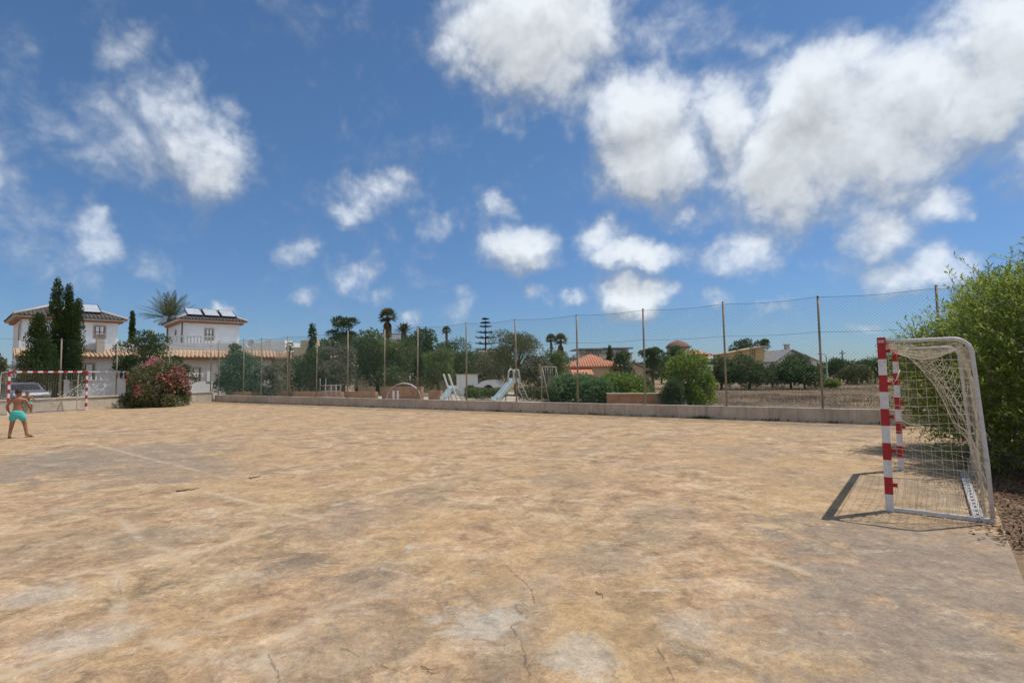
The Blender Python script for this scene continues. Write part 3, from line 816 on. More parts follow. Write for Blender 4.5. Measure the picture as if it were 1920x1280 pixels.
def tree(name, label, cat, px, Y, top, wpx, bot, mat, seed, n=2600, bark='bark', lobes=None, nl=10, gap=.25, leaf=None, aspect=.45, base=0.0, group=None, small=.36, trunk_r=None, limbs=5, up=.25, flat=1.0):
    """px column, distance Y, top and crown-bottom rows and crown width in the photo's pixels"""
    r = np.random.default_rng(seed)
    c = at(px, 700, Y); zt = at(px, top, Y).z; zb = at(px, bot, Y).z - base; wv = wpx*Y/FPX
    zb = max(zb, .02)
    if not lobes: zb = max(.2, zb*.45 - .1); wv *= 1.26
    h = max(.4, zt - base - zb)
    rt = thing(name, label, cat, (c.x, Y, base), 0, group)
    lb = lobes(r, wv, h, zb) if lobes else lobes_round(r, wv, h, zb, nl, small)
    ln = leaf or (.0032*Y + .06); n = int(n*1.5)
    if leaf is None:                                    # no two trees with quite the same leaf and density
        kf = r.uniform(.72, 1.35); ln *= kf; n = int(n/kf**1.5); gap = gap*r.uniform(.5, 1.7); aspect *= r.uniform(.7, 1.25)
    V, val = clump_crown(r, lb, n, ln, ln*aspect, gap, seed, up)
    V[:,:,2] = np.maximum(V[:,:,2], .01)
    np_mesh('crown', V, 4, L[mat], rt, val)
    tr = trunk_r or max(.05, .022*(zt-base) + .03)
    trunk_mb(r, max(.3, zb + h*.45), tr, lb, limbs).build('trunk', M[bark], rt)
    return rt

def lobes_column(power=1.0, n=26, slim=.34):
    def fn(r, w, h, z0):
        out = []
        for i in range(n):
            t = (i + r.uniform(0,1))/n; t = t**.9
            prof = (1 - t)**power*.9 + .10 if power < 9 else 1
            prof *= min(1, .72 + t*2.2)
            a = r.uniform(0, 2*PI); rr = w*.5*prof*r.uniform(.25,.62)
            s = w*slim*(.35 + .65*prof)
            out.append((rr*math.cos(a), rr*math.sin(a), z0 + h*t*.90 + h*.04, s*.55, s*.55, h*.085*(1.2 - .4*t) + s*.3))
        out.append((0, 0, z0 + h*.93, w*.05, w*.05, h*.075))
        return out
    return fn
def lobes_flat(r, w, h, z0):
    out = []
    for i in range(13):
        a = 2*PI*i/13 + r.uniform(-.3,.3); rr = w*.5*r.uniform(.15,.85)
        out.append((rr*math.cos(a), rr*math.sin(a), z0 + h*r.uniform(.35,.85), w*.17, w*.17, h*.2))
    return out
def lobes_bush(r, w, h, z0):
    out = [(0,0,z0+h*.42,w*.40,w*.40,h*.46)]
    for i in range(20):
        a = 2*PI*i/20*2.618 + r.uniform(-.3,.3); lv = max(0, r.uniform(-.35,.82))
        rr = w*.38*math.sqrt(max(.1, 1 - lv**2))*r.uniform(.7,1)
        s = w*.15*r.uniform(.8,1.2)
        out.append((rr*math.cos(a), rr*math.sin(a), z0 + s*.6 + (h - s*1.6)*lv, s, s, s*.85))
    return out
def lobes_ragged(r, w, h, z0):
    out = []
    for i in range(16):
        lv = r.uniform(.0,.95); a = r.uniform(0, 2*PI); rr = w*.5*r.uniform(.1,.85)*(1 - .35*lv)
        s = w*r.uniform(.13,.23)
        out.append((rr*math.cos(a), rr*math.sin(a), z0 + h*lv, s, s, s*.55))
    return out

# --- left end: cypresses, pine, oleander
CG = 'cypresses behind the end wall'
tree('cypress_tree', 'tallest dark cypress rising in front of the house with solar panels', 'tree', 103, 36, 524, 50, 742, 'cypress', 11, 7000, lobes=lobes_column(.62, 64, .42), gap=.05, leaf=.15, aspect=.35, up=1.3, group=CG, trunk_r=.14)
tree('cypress_tree', 'second tallest cypress, pressed against the tallest one', 'tree', 123, 36.6, 534, 44, 742, 'cypress', 12, 6500, lobes=lobes_column(.55, 60, .42), gap=.05, leaf=.15, aspect=.35, up=1.3, group=CG, trunk_r=.14)
tree('cypress_tree', 'shorter cypress on the house window side of the tall pair', 'tree', 141, 36, 560, 38, 742, 'cypress', 13, 5200, lobes=lobes_column(.5, 52, .45), gap=.05, leaf=.15, aspect=.35, up=1.3, group=CG, trunk_r=.12)
tree('cypress_tree', 'broad cone shaped cypress lower than the slender ones beside it', 'tree', 69, 34.4, 590, 88, 746, 'cypress', 14, 9000, lobes=lobes_column(.75, 70, .36), gap=.06, leaf=.15, aspect=.35, up=1.1, group=CG, trunk_r=.14)
tree('cypress_tree', 'single thin far cypress between the two houses with solar panels', 'tree', 245, 75, 584, 9, 668, 'cypress', 15, 2000, lobes=lobes_column(.3, 30, .8), gap=.0, leaf=.28, aspect=.35, up=1.4, trunk_r=.12)
tree('shrub', 'dark shrub at the edge of view beside the far goal', 'shrub', -4, 31, 655, 32, 774, 'olive', 16, 1800, lobes=lobes_bush, gap=.1)
tree('pine_tree', 'dark ragged pine behind the pink oleander', 'tree', 272, 38, 622, 118, 700, 'pine', 17, 3000, lobes=lobes_ragged, gap=.42, leaf=.22, aspect=.3, limbs=8)
tree('pine_tree', 'low dark pine boughs behind the oleander by the white balusters', 'tree', 236, 39, 668, 52, 728, 'pine', 18, 1400, lobes=lobes_ragged, gap=.1, leaf=.22, aspect=.3, limbs=8)
tree('pine_tree', 'small dark pine showing past the oleander by the white gate wall', 'tree', 338, 36, 662, 52, 716, 'pine', 19, 1400, lobes=lobes_ragged, gap=.1, leaf=.22, aspect=.3, limbs=8)

def oleander():
    r = np.random.default_rng(21); Y = 29.9
    c = at(297, 705, Y); wv = 112*Y/FPX; h = at(297, 671, Y).z
    rt = thing('oleander_bush', 'rounded oleander bush covered in pink flowers by the end wall', 'bush', (c.x, Y, 0))
    lb = lobes_bush(r, wv, h, 0)
    V, val = clump_crown(r, lb, 13000, .17, .05, .02, 5, .4)
    V[:,:,2] = np.maximum(V[:,:,2], .01)
    np_mesh('crown', V, 4, L['oleander'], rt, val)
    V, val = clump_crown(r, [(a,b,z,x*1.06,y*1.06,zz*1.06) for a,b,z,x,y,zz in lb], 12000, .09, .09, .3, 9, .2, fill=.08)
    k = (V[:,0,2] > h*.22) & (r.uniform(size=len(V)) < (.25 + .75*V[:,0,2]/h)) & (vnoise(V[:,0]*3.2, 44) > .05)
    np_mesh('flowers', V[k], 4, L['flower'], rt, val[k])
    b = MB()
    for i in range(9):
        a = 2*PI*i/9; b.tube([(.12*math.cos(a), .12*math.sin(a), -.05), (.5*math.cos(a), .5*math.sin(a), .7), (1.1*math.cos(a), 1.1*math.sin(a), 1.5)], [.03,.024,.01], 5)
    b.build('stems', M['bark_grey'], rt)
oleander()

# --- palms
def date_palm(label, px, Y, top, wpx, crown_row, seed, nf=58, group=None):
    r = np.random.default_rng(seed); c = at(px, crown_row, Y); rt = thing('date_palm', label, 'palm tree', (c.x, Y, 0), 0, group)
    zc = c.z; R = wpx*Y/FPX/2
    b = MB(); b.tube([(0,0,-.1),(0.05,0,zc*.5),(0,0,zc-.2),(0,0,zc+.25)], [.34,.27,.27,.12], 10); b.build('trunk', M['palm_bark'], rt)
    V = []; val = []
    for i in range(nf):
        az = i*2.39996; el = 1.45 - 1.45*(i/nf)**.85 + r.uniform(-.1,.1)
        ln = R*1.12*r.uniform(.9,1.1); droop = .35 + .3*r.uniform()
        p = Vector((0,0,zc)); pts = [p.copy()]; seg = 14
        for k in range(seg):
            e = el - droop*(k/seg)**1.5
            p = p + Vector((math.cos(az)*math.cos(e), math.sin(az)*math.cos(e), math.sin(e)))*(ln/seg); pts.append(p.copy())
        tone = .35 + .4*r.uniform()
        for k in range(seg):
            a, q = pts[k], pts[k+1]; d = (q-a).normalized(); sd = Vector((-math.sin(az), math.cos(az), 0)); upv = sd.cross(d)
            V.append([a - sd*.02, a + sd*.02, q + sd*.02, q - sd*.02]); val.append(.9)
            if k < 2: continue
            for j in range(3):
                o = a.lerp(q, j/3); L_ = ln*.20*math.sin(PI*min(.96, .18 + .8*k/seg))
                for s in (1, -1):
                    ax = (d*.75 + sd*s*.75 + upv*.28 + Vector(r.normal(size=3)*.06)).normalized()
                    n_ = (ax.cross(d)).normalized().cross(ax)
                    m = o + ax*L_*.5; wv = ax.cross(upv).normalized()*.022
                    V.append([o, m + wv, o + ax*L_, m - wv]); val.append(min(1, max(0, tone + r.normal()*.12)))
    np_mesh('crown', np.array([[tuple(p) for p in q] for q in V]), 4, L['palm'], rt, np.array(val))
date_palm('broad feathery date palm behind the second house roof', 318, 58, 552, 96, 597, 31)
date_palm('stubby date palm among the dark park trees', 757, 50, 606, 34, 622, 32, 40)

def fan_palm(label, px, Y, crown_row, wpx, seed, skirt=True, group=None, nf=44):
    r = np.random.default_rng(seed); c = at(px, crown_row, Y); rt = thing('fan_palm', label, 'palm tree', (c.x, Y, 0), 0, group)
    zc = c.z; R = wpx*Y/FPX/2
    b = MB(); b.tube([(0,0,-.1),(.06,0,zc*.5),(0,0,zc)], [.26,.19,.17], 9); b.build('trunk', M['palm_bark'], rt)
    def fan(el, az, dead):
        out = []
        d = Vector((math.cos(az)*math.cos(el), math.sin(az)*math.cos(el), math.sin(el)))
        pet = R*.45*r.uniform(.85,1.1); o = Vector((0,0,zc if not dead else zc - r.uniform(.1, R*1.2))); h = o + d*pet
        sd = Vector((-math.sin(az), math.cos(az), 0)); upv = sd.cross(d)
        out.append([o - sd*.025, o + sd*.025, h + sd*.015, h - sd*.015])
        for k in range(13):
            t = (k-6)/6*1.25; ax = (d*math.cos(t) + sd*math.sin(t) - Vector((0,0,.10 if not dead else .5)) + upv*.1*abs(t)).normalized()
            l = R*.66*(1 - .16*abs(t)); wv = ax.cross(upv).normalized()*(R*.034)
            out.append([h, h + ax*l*.5 + wv, h + ax*l - Vector((0,0,l*.10)), h + ax*l*.5 - wv])
        return out
    V = []; val = []
    for i in range(nf):
        f = fan(1.45 - 2.0*(i/nf), i*2.39996 + r.uniform(-.2,.2), False); V += f; val += [float(np.clip(.5 + r.normal()*.2, 0, 1))]*len(f)
    np_mesh('crown', np.array([[tuple(p) for p in q] for q in V]), 4, L['palm'], rt, np.array(val))
    if skirt:
        V = []; val = []
        for i in range(34):
            f = fan(-.95 - .45*r.uniform(), i*2.39996, True); V += f; val += [r.uniform()]*len(f)
        np_mesh('dead_frond_skirt', np.array([[tuple(p) for p in q] for q in V]), 4, L['palm_dead'], rt, np.array(val))
fan_palm('tall fan palm with a skirt of dead fronds standing above the park trees', 727, 60, 594, 38, 33)
fan_palm('small fan palm head peeping over the dark tree', 837, 72, 620, 20, 34, False)
fan_palm('fan palm whose round head tops the olive green tree', 1033, 74, 636, 24, 35, False)
fan_palm('twin fan palm with a bent head and pale slim trunk', 1051, 70, 638, 30, 36, True)

def norfolk():
    r = np.random.default_rng(41); Y = 78; px = 911
    c = at(px, 700, Y); zt = at(px, 595, Y).z
    rt = thing('norfolk_pine', 'tiered norfolk pine with see-through horizontal branches against the sky', 'tree', (c.x, Y, 0))
    b = MB(); b.tube([(0,0,-.1),(0,0,zt*.6),(0,0,zt)], [.2,.12,.03], 8); b.build('trunk', M['bark'], rt)
    V = []; val = []
    rows = [(599,5),(606,8),(613,10),(624,16),(634,19),(645,20),(656,21),(668,20)]
    for row, half in rows:
        z = at(px, row, Y).z; R = half*Y/FPX
        for k in range(9):
            az = 2*PI*k/9 + row; d = Vector((math.cos(az), math.sin(az), 0)); sd = Vector((-d.y, d.x, 0))
            for j in range(12):
                t = j/12; p = Vector((0,0,z)) + d*R*t + Vector((0,0,.12*R*t*t - .04*R))
                for q in range(5):
                    ax = d*r.uniform(.2,1) + sd*r.uniform(-1,1) + Vector((0,0,r.uniform(.0,.5)))
                    ax = ax.normalized(); l = .30 + .1*r.uniform(); wv = ax.cross(Vector((0,0,1))).normalized()*.07
                    V.append([p, p + ax*l*.5 + wv, p + ax*l, p + ax*l*.5 - wv]); val.append(r.uniform(0,.6))
    np_mesh('crown', np.array([[tuple(p) for p in q] for q in V]), 4, L['pine'], rt, np.array(val))
norfolk()

# --- trees and shrubs of the park and the field: one row each
PG = 'trees and shrubs beyond the fence'
ROWS = [
 # name, label, category, px, Y, top, width, crown bottom, leaf, seed, n, kwargs
 ('broadleaf_tree','blue green tree behind the fence corner by the white house','tree',450,39,650,92,742,'teal',51,6500,dict(gap=.12,lobes=lobes_bush)),
 ('young_tree','thin branchy sapling reaching over the blue green corner tree','tree',440,42,634,30,672,'olive',52,500,dict(lobes=lobes_ragged)),
 ('shrub','grey green scrub under the beige house wall','shrub',512,37,690,66,742,'grey',53,1900,dict(lobes=lobes_ragged)),
 ('dead_tree','bare dark trunk with a few leaves beside the fence post','tree',541,36,640,26,700,'olive',54,220,dict(lobes=lobes_ragged,limbs=9,trunk_r=.13)),
 ('conifer','dark spiky conifer top beside the beige house','tree',585,46,608,26,700,'pine',55,1300,dict(lobes=lobes_column(.8,26,.5),leaf=.25,aspect=.3,gap=.2)),
 ('broadleaf_tree','dense dark tree next to the beige house','tree',594,42,652,66,738,'dark',56,3200,dict()),
 ('pine_tree','dark spreading pine with a ragged top above the other park trees','tree',643,50,598,74,680,'pine',57,3600,dict(lobes=lobes_ragged,leaf=.26,aspect=.35,up=.5,gap=.3)),
 ('broadleaf_tree','grey green tree behind the white climbing frame','tree',634,42,640,70,738,'grey',58,3000,dict()),
 ('broadleaf_tree','dark tree beneath the ragged topped pine','tree',668,44,630,70,728,'dark',59,3400,dict()),
 ('broadleaf_tree','leafy mid green tree below the tall fan palm','tree',708,46,615,66,722,'mid',60,3400,dict()),
 ('broadleaf_tree','olive green tree behind the climbing arch','tree',742,44,638,64,712,'mid',61,3200,dict()),
 ('broadleaf_tree','dark rounded tree behind the rusty middle post','tree',785,47,608,58,710,'dark',62,3400,dict()),
 ('broadleaf_tree','light green tree above the small slide','tree',822,42,655,60,716,'mid',63,3000,dict()),
 ('broadleaf_tree','blackish green tree left of the tiered pine','tree',857,46,624,64,712,'dark',64,3600,dict()),
 ('broadleaf_tree','low dull tree behind the tiered pine','tree',906,50,662,66,726,'grey',65,2600,dict()),
 ('broadleaf_tree','big rounded olive green tree behind the blue slide','tree',968,41,618,86,735,'olive',66,5200,dict(nl=12)),
 ('broadleaf_tree','greyish feathery tree beside the wooden pole','tree',1007,40,662,50,736,'grey',67,2400,dict()),
 ('broadleaf_tree','yellowish green tree below the twin fan palms','tree',1034,44,650,50,738,'mid',68,2600,dict()),
 ('shrub','blue green shrub mass below the terracotta roofed house','shrub',1078,31,697,104,750,'green',69,5200,dict(lobes=lobes_bush,gap=.1)),
 ('shrub','rounded fresh green shrub in front of the grey roof','shrub',1162,30,694,104,750,'fresh',70,5600,dict(lobes=lobes_bush,gap=.1)),
 ('shrub','shaded green shrub between the hedge and the fresh green shrub','shrub',1122,29,706,78,752,'green',71,4200,dict(lobes=lobes_bush,gap=.1)),
 ('shrub','blue green shrub behind the box hedge by the swing','shrub',1052,32,702,52,748,'mid',93,2400,dict(lobes=lobes_bush,gap=.1)),
 ('shrub','last fresh green shrub before the dark ragged tree','shrub',1196,31,700,60,750,'mid',94,2600,dict(lobes=lobes_bush,gap=.1)),
 ('broadleaf_tree','dull green tree filling the gap behind the big olive green tree','tree',935,52,650,70,730,'dark',95,2600,dict()),
 ('broadleaf_tree','dark tree behind the white climbing bars and dead trunk','tree',562,47,668,50,738,'dark',96,1800,dict()),
 ('broadleaf_tree','far green tree filling the gap left of the tall fan palm','tree',690,58,628,60,722,'mid',97,2600,dict()),
 ('broadleaf_tree','far dark tree between the two rusty middle posts','tree',765,60,632,56,722,'dark',98,2400,dict()),
 ('broadleaf_tree','far green tree under the small fan palm head','tree',836,62,640,60,722,'mid',99,2600,dict()),
 ('broadleaf_tree','far dark tree behind the small beige house corner','tree',618,62,634,50,722,'dark',100,2200,dict()),
 ('broadleaf_tree','far dark tree behind the round twin palms','tree',1060,66,664,50,716,'dark',103,2000,dict()),
 ('broadleaf_tree','far dark tree between the grey roof and the brown tower','tree',1240,70,668,50,714,'dark',104,2000,dict()),
 ('conifer','narrow dark conifer in front of the flat roofed apartments','tree',1144,58,650,17,706,'pine',72,900,dict(lobes=lobes_column(.5,20,.5),leaf=.26,aspect=.35)),
 ('broadleaf_tree','dark tree in front of the flat roofed apartments','tree',1166,54,655,32,712,'dark',73,1600,dict()),
 ('broadleaf_tree','dark ragged tree beside the fence post and grey roof','tree',1224,46,654,50,716,'dark',74,2200,dict(lobes=lobes_ragged)),
 ('broadleaf_tree','dark ragged tree below the brown domed roof','tree',1264,52,650,52,710,'dark',75,2200,dict(lobes=lobes_ragged)),
 ('shrub','large bright green shrub close behind the fence','shrub',1292,24,650,104,757,'fresh',76,6800,dict(lobes=lobes_bush,gap=.1,leaf=.13)),
 ('shrub','low dark shrub at the foot of the bright green shrub','shrub',1262,22.6,706,44,757,'dark',77,1800,dict(lobes=lobes_bush,gap=.1,leaf=.11)),
 ('pine_tree','dark pine standing behind the ochre gable house','tree',1396,92,638,56,672,'pine',78,1500,dict(lobes=lobes_ragged,leaf=.36,aspect=.35)),
 ('pine_tree','slanting pine top at the high end of the ochre roof','tree',1432,84,634,30,690,'pine',79,1100,dict(lobes=lobes_ragged,leaf=.34,aspect=.35)),
 ('broadleaf_tree','dark bushy tree in front of the ochre house corner','tree',1352,48,664,46,718,'dark',80,2600,dict()),
 ('broadleaf_tree','dark rounded tree growing in the dry field by the post','tree',1404,46,670,68,724,'dark',81,4200,dict(gap=.1)),
 ('broadleaf_tree','dark ragged tree in front of the white and grey house','tree',1482,47,666,66,724,'dark',82,3800,dict(gap=.1)),
 ('broadleaf_tree','dark tree with a dusty trunk before the white house wall','tree',1508,45,682,56,724,'dark',83,2600,dict(gap=.1)),
 ('broadleaf_tree','small dark tree between the white house and the lamp','tree',1448,52,690,42,720,'dark',84,1600,dict(gap=.1)),
 ('broadleaf_tree','dark tree just past the pale lamp post','tree',1574,60,672,48,718,'pine',85,2400,dict(gap=.1)),
 ('shrub','grey green bushy mound in the field tree line','shrub',1606,56,680,62,720,'olive',86,2400,dict(lobes=lobes_bush,gap=.1)),
 ('broadleaf_tree','dark tree with a pointed top in the field tree line','tree',1640,62,668,56,720,'pine',87,2400,dict(gap=.1)),
 ('broadleaf_tree','dark tree seen through the striped goal posts','tree',1684,60,664,58,722,'pine',88,2400,dict(gap=.1)),
 ('broadleaf_tree','dark tree seen through the torn goal net','tree',1730,58,662,64,724,'dark',89,2400,dict(gap=.1)),
 ('broadleaf_tree','distant dark tree largely hidden by the leafy bush','tree',1790,56,660,70,726,'dark',90,2400,dict(gap=.1)),
 ('shrub','yellow green weedy shrub at the foot of the lamp post','shrub',1557,46,712,34,724,'fresh',91,900,dict(lobes=lobes_bush,gap=.1)),
 ('shrub','round clipped dark bush in front of the play tunnel','shrub',882,37,722,22,742,'dark',92,700,dict(lobes=lobes_bush,gap=.0)),
]
for nm, lab, cat, px, Y, top, wpx, bot, lf, sd, n, kw in ROWS:
    tree(nm, lab, cat, px, Y, top, wpx, bot, lf, sd, n, group=PG, **kw)

# clipped hedges of the playground
def hedge(label, px0, px1, Y0, Y1, top, bot, mat, seed, n):
    r = np.random.default_rng(seed); a, b = at(px0, 720, Y0), at(px1, 720, Y1); a.z = b.z = 0
    zt = at((px0+px1)/2, top, (Y0+Y1)/2).z; d = (b-a); ln = d.length; rz_ = math.atan2(d.y, d.x)
    rt = thing('hedge', label, 'hedge', a, rz_)
    P = np.stack([r.uniform(0, ln, n), r.uniform(-.4, .4, n), r.uniform(.03, zt, n)], 1)
    side = r.integers(0, 3, n); P[side == 0, 1] = -.4 + r.normal(size=(side == 0).sum())*.04; P[side == 1, 2] = zt + r.normal(size=(side == 1).sum())*.04
    V = leaves_at(r, P, rand_dirs(r, n) + np.array([0,0,.3]), rand_dirs(r, n), .13, .07)
    np_mesh('foliage', V, 4, L[mat], rt, r.uniform(0,1,n))
hedge('low clipped hedge in front of the play tunnel', 880, 946, 35, 33, 730, 745, 'mid', 101, 2600)
hedge('low clipped hedge behind the foot of the blue slide', 978, 1062, 33, 31, 729, 746, 'olive', 102, 3200)

# --- big bush on the right, built of twigs that carry narrow leaves
def leafy_bush(label, c, lobes, ntw, seed, per=11):
    r = np.random.default_rng(seed); rt = thing('leafy_bush', label, 'bush', (c[0], c[1], -.06), 0, 'glossy bushes along the right edge of the court')
    lb = np.array(lobes); wgt = lb[:,3]*lb[:,5]; wgt = wgt/wgt.sum()
    nsp = ntw//9; k = r.choice(len(lb), size=ntw, p=wgt); d = rand_dirs(r, ntw); d[:,2] = np.where((d[:,2] < -.2) & (r.uniform(size=ntw) < .55), -d[:,2], d[:,2])
    rad = .98 - .42*np.abs(r.normal(size=ntw))*.7
    rad[:nsp] = r.uniform(1.0, 1.2, nsp)                     # loose sprays standing out of the crown
    spray = np.zeros(ntw, bool); spray[:nsp] = True
    B_ = lb[k,:3] + d*lb[k,3:6]*rad[:,None]
    keep = (vnoise(B_*2.4, seed) > -.42) & (B_[:,2] > .05); B_ = B_[keep]; d = d[keep]; spray = spray[keep]; n = len(B_)
    tdir = d*.75 + rand_dirs(r, n)*.45 + np.array([0,0,.28]); tdir /= np.linalg.norm(tdir, axis=1, keepdims=True)
    tl = r.uniform(.16, .42, n); tl[spray] *= 1.7
    tone = np.clip(.45 + .35*vnoise(B_*1.5, seed+2) + r.normal(size=n)*.12, 0, 1)
    Vs = []; vals = []
    for j in range(per):
        t = (j + .5)/per
        P = B_ + tdir*(tl*t)[:,None] - np.array([0,0,1.])*(tl*t*t*.25)[:,None]
        ax = tdir*.55 + rand_dirs(r, n)*.75 + np.array([0,0,.12]); nr = rand_dirs(r, n)*.7 + np.array([0,0,.8])
        Vs.append(leaves_at(r, P, ax, nr, .085, .024, .3)); vals.append(np.clip(tone + r.normal(size=n)*.16 + .14*(t-.5), 0, 1))
    V = np.concatenate(Vs); V[:,:,2] = np.maximum(V[:,:,2], .01)
    np_mesh('foliage', V, 4, L['bush'], rt, np.concatenate(vals))
    b = MB()
    for i in range(16):
        a = 2*PI*i/16; l = lb[i % len(lb)]
        b.tube([(.25*math.cos(a), .25*math.sin(a), -.05), Vector((.25*math.cos(a), .25*math.sin(a), 0)).lerp(Vector(l[:3]), .5) + Vector((0,0,-.15)), tuple(l[:3])], [.045,.03,.012], 6)
    tw = np.concatenate([np.where(spray)[0], r.choice(n, size=min(n, 1200), replace=False)])
    for i in tw:
        e = B_[i] + tdir[i]*tl[i]*.95; e[2] -= tl[i]*.22
        b.tube([tuple(B_[i] - tdir[i]*.25), tuple(B_[i]), tuple(e)], [.006,.004,.0015], 3, caps=False)
    b.build('branches', M['bark_grey'], rt)
leafy_bush('huge glossy leaved bush towering behind the torn goal net', (8.75, 8.3), [
  (0,0,1.5,1.35,1.5,1.35),(-.75,.2,1.1,.8,1.0,1.0),(.2,-.6,2.3,1.0,1.0,1.0),(-.35,.5,2.5,.85,.9,.85),(-.6,-.5,.8,.7,.9,.75),(.6,.4,2.7,.9,.9,.75),(-.2,-.2,2.9,.6,.6,.5),(.4,-1.2,1.2,1.0,1.0,1.1),(-1.05,.5,.55,.45,.7,.5)], 5200, 111)
leafy_bush('sprawling glossy leaved bush at the far corner, thin twigs on the sky', (9.7, 10.6), [
  (0,0,1.5,1.3,1.4,1.3),(-1.0,.1,1.35,.75,.9,.9),(.1,-.2,2.5,.95,1.0,.75),(-.7,-.2,2.1,.7,.8,.6),(-1.25,-.3,.75,.6,.7,.5),(.5,.3,2.95,.7,.8,.5),(-.5,-.9,1.2,.7,.6,.8),(-1.5,.2,1.95,.4,.5,.35)], 4600, 112)

# leaf litter and dry weeds under the bushes, dry grass over the field
def scatter_mesh(name, P, ax, nr, ln, wd, mat, seed, label=None):
    r = np.random.default_rng(seed)
    o = np_mesh(name, leaves_at(r, P, ax, nr, ln, wd, .4), 4, L[mat], None, r.uniform(0,1,len(P)))
    return tag(o, kind='stuff')
r = np.random.default_rng(7)
n = 9000
s = r.uniform(-.8, 8.5, n); off = np.abs(r.normal(size=n))*.9 - .35*r.uniform(size=n)**3
eo = np.array([ed.y, -ed.x]);  eo = eo if eo[0] > 0 else -eo
P = np.stack([E0.x + ed.x*s + eo[0]*off, E0.y + ed.y*s + eo[1]*off, np.where(off < 0, .008, -.055) + r.uniform(0,.02,n)], 1)
dd = rand_dirs(r, n); dd[:,2] *= .25
scatter_mesh('leaf_litter', P, dd, np.tile([0,0,1.], (n,1)) + rand_dirs(r, n)*.35, .06, .025, 'litter', 8)
def on_field(px0, px1, Y0, Y1, n, bias=1.0):
    Y = Y0 + (Y1-Y0)*r.uniform(size=n)**bias; px = r.uniform(px0, px1, n)
    return np.stack([(px-960)/1000*Y*1.0, Y, np.full(n, -.05)], 1)
P = on_field(1215, 1790, 15, 56, 90000, 1.4)
rel = (P[:,:2] - np.array([A.x, A.y]))@np.array([nd.x, nd.y]); P = P[rel > .5]
hh = .10 + .15*np.clip(vnoise(P*.55, 3) + .3, 0, 1)
ok = vnoise(P*.9, 9) > -.5; P = P[ok]; hh = hh[ok]; n = len(P)
ax = rand_dirs(r, n)*.55 + np.array([0,0,1.])
nr = rand_dirs(r, n); nr[:,2] *= .2
V = leaves_at(r, P, ax, nr, 1.0, .05, .4); V = P[:,None,:] + (V - P[:,None,:])*np.stack([hh*.9, hh*.9, hh], 1)[:,None,:]
tag(np_mesh('dry_grass', V, 4, L['dry'], None, r.uniform(0,1,n)), kind='stuff')
# weeds sprouting at the foot of the grey wall
wr = np.random.default_rng(17); P = []
for px in (1318, 1322, 1308, 1120, 1030, 700, 1560, 1444, 940):
    s0 = s_on(px, A, fd)
    m = 90 if px in (1318, 1322) else 26
    for _ in range(m): q = A + fd*(s0 + wr.normal()*.14) - nd*abs(wr.normal()*.05); P.append((q.x, q.y, .0))
for _ in range(500):
    q = A + fd*wr.uniform(2, KW_L) - nd*abs(wr.normal()*.05); P.append((q.x, q.y, 0))
P = np.array(P); n = len(P)
tag(np_mesh('weeds', leaves_at(wr, P, rand_dirs(wr, n)*.8 + np.array([0,0,.7]), rand_dirs(wr, n), .10, .03, .5), 4, L['weed'], None, wr.uniform(0,1,n)), kind='stuff')

# ------------------------------------------------------------------ buildings
def hip_roof(mb, x0, x1, y0, y1, ze, zr, mi=0, th=.1, ridge=None):
    """closed hip roof over the rectangle, ridge along its longer side"""
    if x1-x0 >= y1-y0:
        k = (y1-y0)/2; k = min(k, (x1-x0)/2-.05); ra, rb = (x0+k, (y0+y1)/2, zr), (x1-k, (y0+y1)/2, zr)
    else:
        k = (x1-x0)/2; ra, rb = ((x0+x1)/2, y0+k, zr), ((x0+x1)/2, y1-k, zr)
    c = [(x0,y0,ze),(x1,y0,ze),(x1,y1,ze),(x0,y1,ze)]; lo = [(a,b,z-th) for a,b,z in c]
    vs = c + [ra, rb] + lo
    if x1-x0 >= y1-y0: top = [(0,1,5,4),(1,2,5),(2,3,4,5),(3,0,4)]
    else: top = [(0,1,4),(1,2,5,4),(2,3,5),(3,0,4,5)]
    mb.add(vs, top + [(6,7,1,0),(7,8,2,1),(8,9,3,2),(9,6,0,3),(9,8,7,6)], mi)
    return ra, rb

def tile_ribs(mb, a, b, down, n, r=.055, mi=0):
    """rows of half round cover tiles from the line a-b running down the vector"""
    a = Vector(a); b = Vector(b); down = Vector(down)
    for i in range(n):
        p = a.lerp(b, (i+.5)/n)
        q = p + down
        mb.tube([p, p.lerp(q, .33) + Vector((0,0,.012)), p.lerp(q, .34), p.lerp(q, .66) + Vector((0,0,.012)), p.lerp(q, .67), q], [r*.85, r, r*.85, r, r*.85, r], 6, mi)

